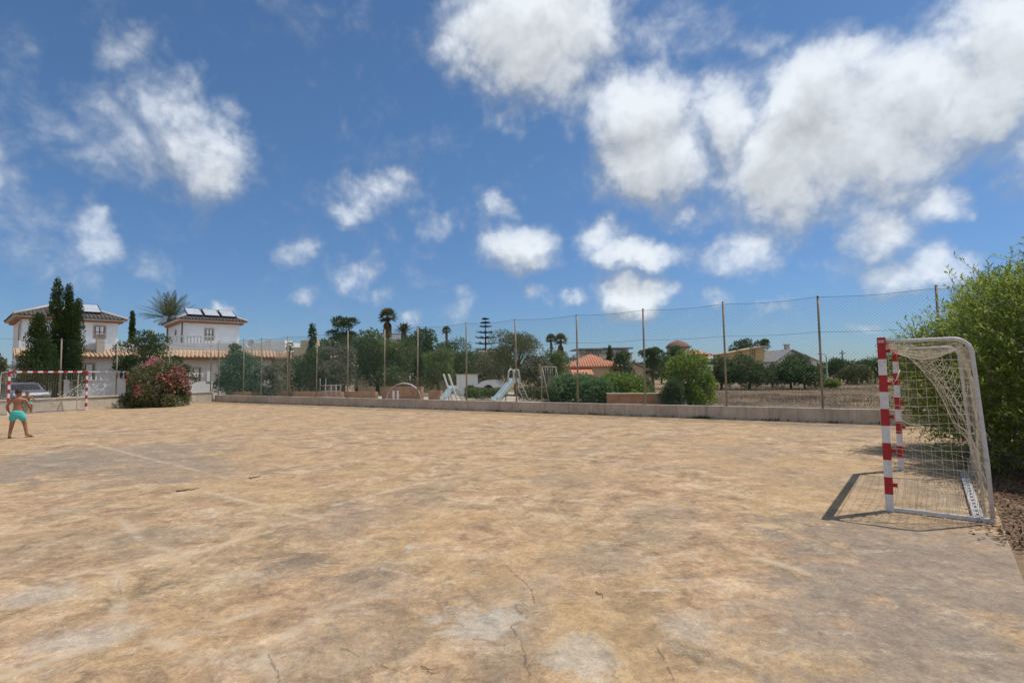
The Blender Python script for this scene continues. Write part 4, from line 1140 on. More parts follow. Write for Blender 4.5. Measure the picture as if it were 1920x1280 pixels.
def window(parent, x0, x1, z0, z1, face, off, shutter=False, arch=False, sill=True, grille=True):
    """face 'x': in the plane y=off looking to -y; face 'y': in the plane x=off looking to -x"""
    def bx(mb, a0, a1, d0, d1, c0, c1):
        if face == 'x': mb.box(a0, a1, off-d1, off-d0, c0, c1)
        else: mb.box(off-d1, off-d0, a0, a1, c0, c1)
    b = MB(); t = .11
    bx(b, x0-t, x0, -.05, .05, z0-t, z1+t); bx(b, x1, x1+t, -.05, .05, z0-t, z1+t)
    bx(b, x0, x1, -.05, .05, z1, z1+t); bx(b, x0, x1, -.05, .07, z0-t, z0)
    fr = b.build('window', M['frame_stone'], parent)
    b = MB(); bx(b, x0, x1, -.04, -.012, z0, z1); b.build('pane', M['glass'], fr)
    b = MB(); m_ = (x0+x1)/2
    bx(b, m_-.035, m_+.035, -.012, .02, z0, z1); bx(b, x0, x0+.06, -.012, .02, z0, z1); bx(b, x1-.06, x1, -.012, .02, z0, z1)
    bx(b, x0+.06, m_-.035, -.012, .018, (z0+z1)/2-.025, (z0+z1)/2+.025); bx(b, m_+.035, x1-.06, -.012, .018, (z0+z1)/2-.025, (z0+z1)/2+.025)
    b.build('sash', M['frame_dark'], fr)
    return fr

def baluster_run(mb, a, b, z0, z1, mi=0, rail=True, step=.24):
    a = Vector(a); b = Vector(b); n = max(1, int((b-a).length/step)); h = z1-z0
    for i in range(n):
        p = a.lerp(b, (i+.5)/n); p.z = z0
        mb.lathe(p, [(.05,0),(.05,.06*h),(.03,.1*h),(.062,.32*h),(.03,.62*h),(.04,.86*h),(.055,.9*h),(.055,h)], 7, mi)
    if rail: mb.bar((a.x,a.y,z1+.045), (b.x,b.y,z1+.045), .2, .09, mi)

def solar_panels(parent, xs, y_lo, slope_fn, wid, ln):
    for x in xs:
        z0 = slope_fn(y_lo) + .10; z1 = slope_fn(y_lo+ln) + .16
        d = (Vector((0, ln, z1-z0)))
        b = MB(); nrm = Vector((0, -d.z, d.y)).normalized()
        c = [Vector((x,y_lo,z0)), Vector((x+wid,y_lo,z0)), Vector((x+wid,y_lo,z0))+d, Vector((x,y_lo,z0))+d]
        vs = [p - nrm*.05 for p in c] + [p + nrm*.04 for p in c]
        b.add(vs, [(3,2,1,0),(4,5,6,7),(0,1,5,4),(1,2,6,5),(2,3,7,6),(3,0,4,7)])
        fr = b.build('solar_panel', M['panel_frame'], parent)
        b = MB(); e = .07
        cc = [c[0]+Vector((e,0,0))+d*.05, c[1]+Vector((-e,0,0))+d*.05, c[2]+Vector((-e,0,0))-d*.05, c[3]+Vector((e,0,0))-d*.05]
        b.add([p + nrm*.044 for p in cc], [(0,1,2,3)]); b.build('glass', M['panel_glass'], fr)

def villa(label, px_c, Y, rot, Lx, Ly, ze, zr, panels, lower, wins_x, wins_y, zfloor=0.0, wall='white_wall'):
    """two storey villa: local x along the face with the solar panels, y along the other face, origin at their corner"""
    c = at(px_c, 700, Y); h = thing('house', label, 'house', (c.x, Y, zfloor), rot)
    b = MB(); b.box(0, Lx, 0, Ly, -.1, ze)
    b.build('wall', M[wall], h)
    o = .55
    b = MB(); hip_roof(b, -o, Lx+o, -o, Ly+o, ze+.16, zr, 0, .08); rf = b.build('roof', M['tile_dark'], h)
    k = (min(Lx, Ly)+2*o)/2; sl = (zr-ze-.16)/k
    # raised courses on the two visible slopes, and hip tiles
    b = MB(); nx = int((Lx+2*o)/.26)
    for i in range(nx):
        x = -o + (i+.5)*(Lx+2*o)/nx; dmax = min(x+o, Lx+o-x, k)
        if dmax > .15: b.tube([(x, -o-.03, ze+.17), (x, -o+dmax, ze+.17+sl*dmax)], .05, 5)
    ny = int((Ly+2*o)/.26)
    for i in range(ny):
        y = -o + (i+.5)*(Ly+2*o)/ny; dmax = min(y+o, Ly+o-y, k)
        if dmax > .15: b.tube([(-o-.03, y, ze+.17), (-o+dmax, y, ze+.17+sl*dmax)], .05, 5)
    b.build('tiles', M['tile_dark'], rf)
    b = MB()
    for cx_, cy_, sx, sy in ((-o,-o,1,1),(Lx+o,-o,-1,1),(-o,Ly+o,1,-1)):
        b.tube([(cx_,cy_,ze+.19),(cx_+sx*k,cy_+sy*k,zr+.03)], .10, 6)
    b.build('hip_tiles', M['fascia'], rf)
    b = MB(); b.box(-o+.02, Lx+o-.02, -o+.02, Ly+o-.02, ze+.0, ze+.078); b.build('eave_board', M['fascia'], h)
    b = MB(); b.box(-.28, Lx+.28, -.28, Ly+.28, ze-.17, ze-.003); b.build('brick_cornice', M['fascia_brick'], h)
    b = MB(); b.tube([(-.08,-.08,ze-.16),(-.08,-.08,lower[0] if lower else .2)], .055, 6); b.build('downpipe', M['pipe_dark'] if 'second' in label else M['fascia'], h)
    slope = lambda y: ze + .2 + sl*(y + o)
    if panels: solar_panels(h, panels[0], panels[1], slope, panels[2], panels[3])
    for a in wins_x: window(h, *a, 'x', 0.0)
    for a in wins_y: window(h, *a, 'y', 0.0)
    return h, rf

# first house, far left
h1, r1 = villa('white two storey house with dark hip roof behind the cypresses', 37, 41, R_(47), 6.1, 7.0, 6.42, 8.1, ((1.75, 3.5), .35, 1.5, 1.9), (3.6,), [(4.5, 5.15, 5.0, 5.9)], [(.9, 1.75, 4.5, 5.9)])
_before1 = set(h1.children)
b = MB(); b.box(-.3, 8.0, -3.2, -.003, -.1, 2.75); b.build('lower_wall', M['white_wall'], h1)
b = MB(); b.add([(-.6,-3.7,2.82),(8.4,-3.7,2.82),(8.4,-2.55,3.35),(-.6,-2.55,3.35),(-.6,-3.7,2.76),(8.4,-3.7,2.76),(8.4,-2.5,2.76),(-.6,-2.5,2.76)], [(0,1,2,3),(0,4,5,1),(1,5,6,2),(2,6,7,3),(3,7,4,0),(7,6,5,4)])
rl = b.build('lower_roof', M['tile_terracotta'], h1)
b = MB(); tile_ribs(b, (-.6,-2.56,3.36), (8.4,-2.56,3.36), (0,-1.16,-.535), 32, .075); b.build('tiles', M['tile_terracotta'], rl)
b = MB(); b.box(-.3, 8.0, -2.5, -2.3, 2.76, 3.95); b.box(-.3,-.1,-2.3,-.005,2.76,3.95); b.build('parapet', M['white_wall'], h1)
b = MB(); b.box(-.55, 8.35, -3.68, -3.5, 2.60, 2.755); b.build('eave_board', M['fascia_brick'], h1)
b = MB(); b.bar((4.4,-3.0,2.9),(4.4,-3.0,4.5),.5,.5); b.bar((4.4,-3.0,4.53),(4.4,-3.0,4.6),.66,.66); b.build('chimney', M['fascia'], h1)
window(h1, 3.0, 4.0, .9, 2.2, 'x', -3.2); window(h1, 6.4, 7.4, .9, 2.2, 'x', -3.2)

for o in set(h1.children) - _before1: o.location.z += .5

# second house
h2, r2 = villa('second white house with three solar panels on its dark hip roof', 341, 46, R_(42), 4.5, 6.6, 6.5, 7.85, ((.3, 1.66, 3.02), .0, 1.26, 1.6), (3.7,), [(1.75, 2.3, 4.95, 5.8)], [])
_before = set(h2.children)
b = MB(); b.box(-2.8, 6.9, -3.0, .9, -.1, 3.0); b.build('lower_wall', M['white_wall'], h2)
b = MB(); b.add([(-1.2,-3.6,3.05),(7.2,-3.6,3.05),(7.2,-2.35,3.62),(-1.2,-2.35,3.62),(-1.2,-3.6,2.99),(7.2,-3.6,2.99),(7.2,-2.3,3.005),(-1.2,-2.3,3.005)], [(0,1,2,3),(0,4,5,1),(1,5,6,2),(2,6,7,3),(3,7,4,0),(7,6,5,4)])
rl = b.build('lower_roof', M['tile_terracotta'], h2)
b = MB(); tile_ribs(b, (-1.2,-2.36,3.63), (7.2,-2.36,3.63), (0,-1.26,-.575), 30, .075); b.build('tiles', M['tile_terracotta'], rl)
b = MB(); b.box(-1.2, 6.4, -2.3, -2.1, 3.006, 4.25); b.box(6.4, 6.9, -2.3, -2.1, 3.006, 4.6); b.box(-1.2,-1.0,-2.1,-.3,3.006,4.2); b.build('parapet', M['white_wall'], h2)
b = MB(); b.box(-1.15, 7.15, -3.58, -3.42, 2.80, 2.985); b.build('eave_board', M['fascia_brick'], h2)
b = MB(); baluster_run(b, (-1.1,-2.2,0), (2.6,-2.2,0), 4.252, 4.75); b.build('balustrade', M['white_paint'], h2)
window(h2, 4.3, 5.2, 1.0, 2.5, 'x', -3.0); window(h2, .6, 1.5, 1.0, 2.1, 'x', -3.0)
for o in set(h2.children) - _before:          # the ground floor is turned a little against the upper storey
    o.rotation_euler = (0, 0, R_(-15)); o.location.z += .2
# round vent window on the narrow face
b = MB(); b.tube([(.06,3.0,5.6),(-.05,3.0,5.6)], .36, 14); ow = b.build('oval_window', M['frame_stone'], h2)
b = MB(); b.tube([(-.051,3.0,5.6),(-.06,3.0,5.6)], .26, 14); b.build('pane', M['glass'], ow)

# beige building to the right of the second house
c = at(545, 700, 52); hb = thing('house', 'beige flat roofed house with a terracotta eave behind the bare dark trunk', 'house', (at(462,700,50).x, 50, 0), R_(-2))
b = MB(); b.box(0, 8.6, 0, 7, -.1, 3.3); b.build('wall', M['beige_wall'], hb)
b = MB(); b.box(.1, 3.3, .7, 4, 3.3, 4.85); b.box(1.2, 3.25, .75, 2.5, 4.851, 5.0); b.build('roof_room', M['white_wall'], hb)
b = MB(); b.box(4.3, 7.4, .4, 6, 3.3, 4.3); b.build('upper_wall', M['cream_wall'], hb)
b = MB(); b.box(4.9, 6.1, .5, 2.0, 4.3, 4.95); b.build('chimney', M['cream_wall'], hb)
b = MB(); b.add([(-.5,-.7,3.3),(4.2,-.7,3.3),(4.2,.6,3.85),(-.5,.6,3.85),(-.5,-.7,3.2),(4.2,-.7,3.2),(4.2,.6,3.31),(-.5,.6,3.31)], [(0,1,2,3),(0,4,5,1),(1,5,6,2),(2,6,7,3),(3,7,4,0),(7,6,5,4)])
rl = b.build('roof', M['tile_terracotta'], hb)
b = MB(); tile_ribs(b, (-.5,.58,3.86), (4.2,.58,3.86), (0,-1.3,-.55), 18, .08); b.build('tiles', M['tile_terracotta'], rl)
window(hb, 1.2, 2.4, .9, 2.4, 'x', 0.0); window(hb, 6.2, 7.2, 1.0, 2.3, 'x', 0.0)
c = at(640, 700, 60)
hw = thing('house', 'low white house almost hidden behind the park trees', 'house', (at(606,700,66).x, 66, 0), R_(4))
b = MB(); b.box(0, 3.2, 0, 6, -.1, 5.9); b.box(3.2, 8.2, .5, 6, -.1, 5.2); b.build('wall', M['white_wall'], hw)
b = MB(); b.box(-.2, 3.4, -.2, 6.2, 5.9, 6.05); b.box(3.402, 8.4, .3, 6.2, 5.2, 5.34); b.build('roof', M['cream_wall'], hw)
window(hw, 1.1, 2.1, 4.2, 5.3, 'x', 0.0); window(hw, 4.8, 5.8, 3.4, 4.5, 'x', .5)
hw2 = thing('house', 'white flat roofed house behind the tall fan palm trunk', 'house', (at(690,700,88).x, 88, 0), R_(3))
b = MB(); b.box(0, 6.6, 0, 7, -.1, 7.2); b.box(2.2,5.8,.8,5,7.2,8.3); b.build('wall', M['white_wall'], hw2)
b = MB(); b.box(-.25, 6.85, -.25, 7.2, 7.2, 7.36); b.box(2.0,6.0,.6,5.2,8.3,8.45); b.build('roof', M['grey_roof'], hw2)
window(hw2, 1.0, 2.4, 4.9, 6.2, 'x', 0.0); window(hw2, 4.0, 5.4, 4.9, 6.2, 'x', 0.0)

def hip_house(label, px0, px1, Y, row_eave, row_top, roof, wall, rot=0.0, depth=7.0, wins=(), gable=False, chim=None, high=0):
    a, b2 = at(px0, 690, Y), at(px1, 690, Y); ln = b2.x - a.x
    ze = at((px0+px1)/2, row_eave, Y).z; zr = at((px0+px1)/2, row_top, Y).z
    h = thing('house', label, 'house', (a.x, Y, 0), rot)
    m = MB(); m.box(.3, ln-.3, .3, depth-.3, -.1, ze); m.build('wall', M[wall], h)
    m = MB()
    if gable == 'mono':                                       # one slope rising along x, seen from its high verge side
        m.add([(0,0,ze),(ln,0,zr),(ln,depth,zr),(0,depth,ze),(0,0,ze-.18),(ln,0,zr-.18),(ln,depth,zr-.18),(0,depth,ze-.18)], [(0,1,2,3),(7,6,5,4),(0,4,5,1),(1,5,6,2),(2,6,7,3),(3,7,4,0)])
    elif gable:
        k = gable*ln
        m.add([(0,0,ze),(k,0,zr),(ln,0,ze+high),(0,depth,ze),(k,depth,zr),(ln,depth,ze+high),(0,0,ze-.16),(k,0,zr-.16),(ln,0,ze+high-.16),(0,depth,ze-.16),(k,depth,zr-.16),(ln,depth,ze+high-.16)],
              [(0,1,4,3),(1,2,5,4),(6,7,1,0),(7,8,2,1),(3,4,10,9),(4,5,11,10),(0,3,9,6),(2,8,11,5),(9,10,7,6),(10,11,8,7)])
    else:
        hip_roof(m, 0, ln, 0, depth, ze, zr, 0, .15)
    rf = m.build('roof', M[roof], h)
    if gable and gable != 'mono':
        m = MB(); k = gable*ln
        m.add([(.3,.3,ze+.0),(ln-.3,.3,ze+.0),(k,.3,zr-.3)], [(0,1,2)]); m.build('gable', M[wall], h)
    elif gable == 'mono':
        m = MB(); m.add([(.3,.3,ze-.02),(ln-.3,.3,ze-.02),(ln-.3,.3,zr-.3),(.3,depth-.3,ze-.02),(ln-.3,depth-.3,ze-.02),(ln-.3,depth-.3,zr-.3)], [(0,1,2),(5,4,3),(1,4,5,2)]); m.build('gable', M[wall], h)
    else:
        m = MB(); nx = int(ln/.27); k = min(depth, ln)/2
        for i in range(nx):
            x = (i+.5)*ln/nx; dm = min(x, ln-x, k)
            if dm > .2: m.tube([(x,-.02,ze+.02),(x,dm,ze+.02+(zr-ze)*dm/k)], .04, 5)
        m.build('tiles', M[roof], rf)
    for wx0, wx1, wz0, wz1 in wins: window(h, wx0*ln, wx1*ln, wz0, wz1, 'x', .3)
    if chim:
        m = MB(); m.box(chim[0]*ln-.28, chim[0]*ln+.28, 1.2, 1.76, ze, at(0, chim[1], Y).z if False else chim[2]); m.build('chimney', M['fascia'], rf)
    return h
hip_house('low terracotta roofed house behind the foot of the tiered pine', 884, 938, 66, 666, 655, 'tile_orange', 'cream_wall', 0, 6)
h3 = hip_house('cream house with the broad bright terracotta roof', 1066, 1170, 56, 686, 662, 'tile_orange', 'cream_wall', R_(2), 7.6, ((.12,.24,.8,1.7),))
m = MB(); m.add([(.2,-1.6,1.35),(2.4,-1.6,1.35),(2.4,.25,2.0),(.2,.25,2.0),(.2,-1.6,1.22),(2.4,-1.6,1.22),(2.4,.25,1.87),(.2,.25,1.87)], [(0,1,2,3),(7,6,5,4),(0,4,5,1),(1,5,6,2),(2,6,7,3),(3,7,4,0)])
m.build('porch_roof', M['tile_orange'], h3)
m = MB(); m.box(.3,.5,-1.4,-1.2,-.1,1.25); m.box(2.1,2.3,-1.4,-1.2,-.1,1.25); m.build('porch_posts', M['cream_wall'], h3)

# flat roofed apartments far behind
c = at(1086, 700, 130); ap = thing('apartment_building', 'grey white flat roofed apartment building with terraces far behind', 'building', (c.x, 130, 0), R_(3))
z = lambda row: at(1130, row, 130).z
m = MB(); m.box(0, 13.2, 0, 10, -.1, z(662)); m.box(1.5, 12.6, 1.2, 9, z(662), z(655)); m.build('wall', M['white_wall'], ap)
m = MB(); m.box(-.5, 6.0, -.8, 10, z(655), z(652.5)); m.box(6.001, 13.4, -.4, 10, z(654), z(651.5)); m.build('roof', M['grey_roof'], ap)
for x0, x1 in ((.6,2.4),(3.2,4.8),(7.0,8.6),(9.4,11.8)):
    window(ap, x0, x1, z(670), z(663.8), 'x', 0.0)
for x0, x1 in ((2.2,3.6),(4.4,5.6),(7.4,8.6),(10,11.6)):
    window(ap, x0, x1, z(661), z(656.4), 'x', 1.2)
m = MB(); m.box(-.4, 13.2, -1.2, -.06, z(662.6), z(661.6)); m.build('balcony_slab', M['grey_roof'], ap)
# low grey sheet roofed building
hip_house('low long building with a plain grey sheet roof behind the shrubs', 1172, 1232, 62, 698, 676, 'grey_roof', 'beige_wall', R_(-3), 8, gable='mono' if False else .25, high=0)

# house with the brown dome like tower roof
c = at(1256, 700, 105); tw = thing('house', 'house with a round tower under a brown conical roof', 'house', (c.x, 105, 0), R_(2))
z = lambda row: at(1285, row, 105).z
m = MB(); cx_ = at(1281,690,105).x - c.x
m.lathe((cx_, 2.5, 0), [(2.25,-.1),(2.25,z(650))], 12); m.build('tower', M['beige_wall'], tw)
m = MB(); m.lathe((cx_, 2.5, 0), [(2.55,z(650.5)),(2.5,z(649)),(1.9,z(643)),(1.0,z(638.5)),(.25,z(636.6)),(.1,z(635.5))], 12); m.build('tower_roof', M['tile_brown'], tw)
m = MB(); x0 = at(1296,690,105).x - c.x; x1 = at(1331,690,105).x - c.x
m.box(x0, x1, 0.3, 8, -.1, z(664)); m.build('wall', M['beige_wall'], tw)
m = MB(); hip_roof(m, x0-.5, x1+.5, -.3, 8.5, z(664)+.02, z(655), 0, .15); m.build('roof', M['tile_orange'], tw)
m = MB(); m.add([(x0-.8,-2.2,z(673)),(x1+1,-2.2,z(673)),(x1+1,.25,z(668)),(x0-.8,.25,z(668)),(x0-.8,-2.2,z(675)),(x1+1,-2.2,z(675)),(x1+1,.25,z(675)),(x0-.8,.25,z(675))], [(0,1,2,3),(7,6,5,4),(0,4,5,1),(1,5,6,2),(2,6,7,3),(3,7,4,0)])
m.build('porch_roof', M['tile_terracotta'], tw)
for q in range(5):
    a = PI + .35 + q*.6; window(tw, cx_-.4+1.0*(q-2)*.0, cx_+.4, z(659), z(652.5), 'x', 2.5-2.26) if q == 2 else None
window(tw, x0+.8, x0+1.9, z(671.5), z(666), 'x', .3)
hip_house('ochre house under a slanting straw coloured roof in the field trees', 1365, 1437, 74, 661, 648, 'tile_yellow', 'yellow_wall', R_(-6), 9, ((.25,.36,3.0,4.3),(.6,.7,3.2,4.6)), gable='mono')
h5 = hip_house('white and grey gabled house with a slim chimney in the field trees', 1456, 1542, 70, 677, 654, 'grey_roof', 'white_wall', R_(4), 8, ((.18,.3,.8,2.0),(.62,.72,1.2,2.2)), gable=.38)
ln5 = at(1542,690,70).x - at(1456,690,70).x; zt5 = at(1497,645,70).z
m = MB(); m.box(ln5*.48-.25, ln5*.48+.25, 2.0, 2.5, 2.2, zt5); m.box(ln5*.48-.34, ln5*.48+.34, 1.9, 2.6, zt5+.002, zt5+.12); m.build('chimney', M['fascia'], h5)
m = MB(); m.box(ln5*.62, ln5*1.06, -.7, .28, 1.9, 2.05); m.build('canopy', M['tile_terracotta'], h5)

# ------------------------------------------------------------------ garden walls, gates and the villas' street walls
def wall_run(name, label, cat, px0, Y0, px1, Y1, top_row, mat, th=.22, z0=-.1, zt=None):
    a, b2 = at(px0, 720, Y0), at(px1, 720, Y1); a.z = b2.z = 0
    d = b2 - a; ln = d.length; h = zt if zt is not None else at((px0+px1)/2, top_row, (Y0+Y1)/2).z
    w_ = thing(name, label, cat, a, math.atan2(d.y, d.x))
    m = MB(); m.box(0, ln, 0, th, z0, h); m.build('wall', M[mat], w_)
    return w_, ln, h
gw1, ln, h = wall_run('garden_wall', 'white street wall topped with stout white balusters', 'wall', 120, 35.5, 236, 38, 713, 'white_wall')
m = MB(); m.box(-.02, ln+.02, -.05, .27, h, h+.07); m.build('coping', M['white_paint'], gw1)
m = MB(); baluster_run(m, (0,.11,0), (ln,.11,0), h+.072, at(180,698,36.7).z, step=.26); m.build('balustrade', M['white_paint'], gw1)
gw2, ln, h = wall_run('garden_wall', 'white street wall of the second house beside the oleander', 'wall', 338, 38.5, 426, 41, 715, 'white_wall')
m = MB(); m.box(ln*.1, ln*.1+.3, -.05, .27, h, h+.75); m.box(ln*.55, ln*.55+.3, -.05, .27, h, h+.75); m.build('pier', M['white_wall'], gw2)
m = MB()
for i in range(7):
    x = ln*.1+.36 + (ln*.45-.4)*i/6
    m.tube([(x,.11,h),(x+.22*math.sin(i*2),.11,h+.3),(x,.11,h+.62)], .018, 5)
m.bar((ln*.1+.3,.11,h+.62),(ln*.55,.11,h+.62),.03,.03); m.build('grille', M['white_paint'], gw2)
gw3, ln, h = wall_run('garden_wall', 'white garage wall with a flat white canopy left of the cypresses', 'wall', 4, 33.5, 46, 34.5, 708, 'white_wall')
m = MB(); zc_ = at(25,690,34).z; m.box(-.3, ln+.1, -.4, 1.2, zc_, zc_+.22); m.build('canopy', M['white_paint'], gw3)
m = MB(); m.box(0,.18,.02,.2,h,zc_); m.box(ln-.2,ln-.02,.02,.2,h,zc_); m.build('canopy_post', M['white_wall'], gw3)

GWG = 'terracotta garden walls round the playground'
for lab, p0, Y0, p1, Y1, top in (
  ('long low terracotta wall before the beige house', 424, 38, 640, 35, 734),
  ('low terracotta wall left of the climbing arch', 646, 35.5, 704, 34, 734),
  ('taller terracotta wall behind the climbing arch', 716, 35, 790, 33.5, 725),
  ('short terracotta wall beside the small slide', 803, 33, 826, 32.6, 732)):
    wr_, ln, h = wall_run('garden_wall', lab, 'wall', p0, Y0, p1, Y1, top, 'garden_wall', .25); wr_['group'] = GWG
wr_, ln, h = wall_run('garden_wall', 'terracotta wall sloping up beside the fresh green shrub', 'wall', 1137, 25.5, 1262, 24.6, 739, 'garden_wall', .25); wr_['group'] = GWG
m = MB(); m.box(0, ln, -.03, .28, h, h+.06); m.build('coping', M['cream_wall'], wr_)
wr_, ln, h = wall_run('garden_wall', 'pale plastered boundary wall seen below the park trees', 'wall', 668, 49, 858, 47, 712, 'cream_wall', .2)
wr_, ln, h = wall_run('garden_wall', 'whitish wall panel left of the play tunnel', 'wall', 856, 41, 893, 40.5, 703, 'white_wall', .3)
m = MB(); m.box(-.05, ln+.05, -.06, .36, h, h+.08); m.build('coping', M['cream_wall'], wr_)

# ------------------------------------------------------------------ playground
def pix(px, row, Y): return at(px, row, Y)
# concrete play tunnel
c = at(915, 720, 39.5); pt = thing('play_tunnel', 'pale concrete play tunnel with a dark round opening', 'play tunnel', (c.x, 39.5, -.05), R_(-8))
m = MB(); n = 18; ro, ri, ln = 1.05, .56, 2.6
prof_o = [(-ro-.35, 0)] + [((ro+.05)*math.cos(PI - PI*i/n), 1.18*math.sin(PI*i/n)) for i in range(n+1)] + [(ro+.35, 0)]
prof_i = [(ri*math.cos(PI - PI*i/n), .84*math.sin(PI*i/n)) for i in range(n+1)]
for y in (0, ln):
    pass
vo = [(x, 0, z) for x, z in prof_o[1:-1]] + [(x, ln, z) for x, z in prof_o[1:-1]]; k = n+1
vi = [(x, 0, z) for x, z in prof_i] + [(x, ln, z) for x, z in prof_i]
fs = []
for i in range(n):
    fs += [(i, i+1, k+i+1, k+i), (2*k+i+1, 2*k+i, 3*k+i, 3*k+i+1), (i+1, i, 2*k+i, 2*k+i+1), (k+i, k+i+1, 3*k+i+1, 3*k+i)]
m.add(vo + vi, fs); m.build('shell', M['white_wall'], pt)
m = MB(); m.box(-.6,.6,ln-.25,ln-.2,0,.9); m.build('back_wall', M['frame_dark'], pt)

def slide(label, foot, head, Y0, Y1, wid, mat, loops=True):
    a = at(foot[0], foot[1], Y0); b2 = at(head[0], head[1], Y1); a.z = max(a.z, .05)
    g = thing('playground_slide', label, 'slide', (a.x, a.y, 0))
    d = Vector((b2.x-a.x, b2.y-a.y, 0)); ln = d.length; d.normalize(); s = Vector((-d.y, d.x, 0)); hz = b2.z
    m = MB(); n = 12; prof = []
    for i in range(n+1):
        t = i/n; z = .12 + (hz-.12)*max(0, (t-.12)/.88)**1.05 if t > .12 else .12 + .02*(1-t/.12)
        prof.append((t*ln, z))
    prof.append((ln + .35, hz))
    sec = [(-wid/2-.03, .17), (-wid/2, .17), (-wid/2+.03, 0), (wid/2-.03, 0), (wid/2, .17), (wid/2+.03, .17), (wid/2+.03, -.05), (-wid/2-.03, -.05)]
    vs = []; fs = []
    for x, z in prof:
        for o, dz in sec: vs.append(d*x + s*o + Vector((0,0,z+dz)))
    q = len(sec)
    for i in range(len(prof)-1):
        for j in range(q): fs.append((i*q+j, i*q+(j+1)%q, (i+1)*q+(j+1)%q, (i+1)*q+j))
    fs += [tuple(range(q))[::-1], tuple(range((len(prof)-1)*q, len(prof)*q))]
    m.add(vs, fs); m.build('chute', M[mat], g)
    e = d*(ln+.35); 
    for o in (-wid/2, wid/2):
        m = MB(); p = e + s*o
        m.tube([p + d*.75 - Vector((0,0,.05)), p + Vector((0,0,hz))], .035, 7)
        m.build('ladder_rail', M['rear_bar'], g)
        if loops:
            m = MB(); p0 = d*(ln-.1) + s*o
            m.tube([p0 + Vector((0,0,hz)), p0 + Vector((0,0,hz+.55)) + d*.06, p0 + Vector((0,0,hz+.68)) + d*.18, p0 + Vector((0,0,hz+.62)) + d*.38, p + Vector((0,0,hz)) + d*.06], .05, 8)
            m.build('hand_rail', M['pipe_white'], g)
    m = MB(); k = 6
    for i in range(1, k):
        t = i/k; p = e + d*.75*(1-t) + Vector((0,0,hz*t)); m.tube([p - s*wid/2, p + s*wid/2], .02, 6)
    m.build('ladder_rungs', M['metal'], g)
    m = MB(); p = d*ln*.55; m.bar(p + s*-.15 + Vector((0,0,-.05)), p + s*-.15 + Vector((0,0,prof[7][1]-.06)), .05, .05); m.build('support_leg', M['play_blue'], g)
    return g, d, s, ln, hz
slide('tall pale blue slide with white hand rails', (926, 748), (960, 714), 30, 30.8, .50, 'slide_blue')
g2, d2, s2, ln2, hz2 = slide('small grey slide with a white plank frame', (829, 747), (846, 728), 31.5, 32.0, .42, 'slide_blue', loops=False)
for o in (-.24, .24):
    m = MB(); p = d2*(ln2-.1) + s2*o
    m.bar(p + d2*-.28 + Vector((0,0,hz2+.85)), p + d2*.42 + Vector((0,0,-.06)), .11, .06); m.build('frame_plank', M['white_paint'], g2)

# climbing arch of bent tubes
c = at(757, 742, 31.5); ca = thing('climbing_arch', 'domed climbing arch of white, pink and blue bent tubes', 'climbing frame', (c.x, 31.5, -.05), R_(10))
for k, (o, mt) in enumerate(((-.9,'play_pink'), (-.3,'white_paint'), (.3,'white_paint'), (.9,'play_blue'))):
    m = MB(); m.tube([(-1.0*math.cos(PI*i/14)*(1), o*.6, 1.15*math.sin(PI*i/14)**.8) for i in range(15)], .028, 7); m.build('arch_tube', M[mt], ca)
for i in range(1, 8):
    a = PI*i/8; x = -1.0*math.cos(a); zz = 1.15*math.sin(a)**.8
    m = MB(); m.tube([(x,-.54,zz),(x,.54,zz)], .02, 6); m.build('rung', M['play_pink' if i % 2 else 'metal'], ca)
m = MB(); m.box(-.62,-.50,-.62,-.58,0,.75); m.box(-.38,-.26,-.62,-.58,0,.75); m.build('step_board', M['white_paint'], ca)

# climbing frame of white poles
c = at(600, 744, 32.5); cf = thing('climbing_bars', 'small climbing frame of thin white poles with a pink rail', 'climbing frame', (c.x, 32.5, -.05), R_(-6))
for x in (0, .36, .72, 1.0):
    for y in (0, .7):
        hh_ = 1.5 if x in (0,.36) and y == 0 else 1.1
        m = MB(); m.tube([(x,y,0),(x,y,hh_)], .016, 6); m.build('pole', M['rear_bar'], cf)
m = MB()
for zz in (.35,.7,1.05): m.tube([(0,0,zz),(1.0,0,zz),(1.0,.7,zz),(0,.7,zz),(0,0,zz)], .018, 6)
m.build('rail', M['play_pink'], cf)

# slim A shaped swing frame by the wooden pole
c = at(1017, 748, 30); sw = thing('swing_set', 'slim rusty A shaped swing beside a dark pole', 'swing', (c.x, 30, -.05), R_(-25))
for y, nme in ((0,'a_leg'), (2.2,'a_leg')):
    for x in (-.05, .42):
        m = MB(); m.tube([(x,y,0),(0,y,2.0)], .03, 7); m.build('leg', M['post'], sw)
m = MB(); m.tube([(0,-.1,2.0),(0,2.3,2.0)], .035, 8); m.build('top_bar', M['post'], sw)
for y in (.7, 1.5):
    m = MB(); m.tube([(0,y-.18,2.0),(0.04,y-.18,.5)], .007, 5); m.tube([(0,y+.18,2.0),(0.04,y+.18,.5)], .007, 5); m.build('chain', M['metal'], sw)
    m = MB(); m.box(-.06,.14,y-.22,y+.22,.46,.5); m.build('seat', M['frame_dark'], sw)
c = at(1012, 748, 33); up_ = thing('wooden_pole', 'short dark wooden pole beside the swing frame', 'pole', (c.x, 33, 0))
m = MB(); hh_ = at(1012, 682, 33).z; m.tube([(0,0,-.1),(.01,0,hh_)], [.11,.10], 9); m.lathe((.01,0,hh_), [(.10,0),(.07,.03),(.02,.04)], 9); m.build('shaft', M['bark'], up_)
m = MB()
for zz in (.7, 1.3): m.lathe((.005,0,zz), [(.113,0),(.115,.02),(.113,.05)], 9)
m.build('metal_band', M['metal'], up_)

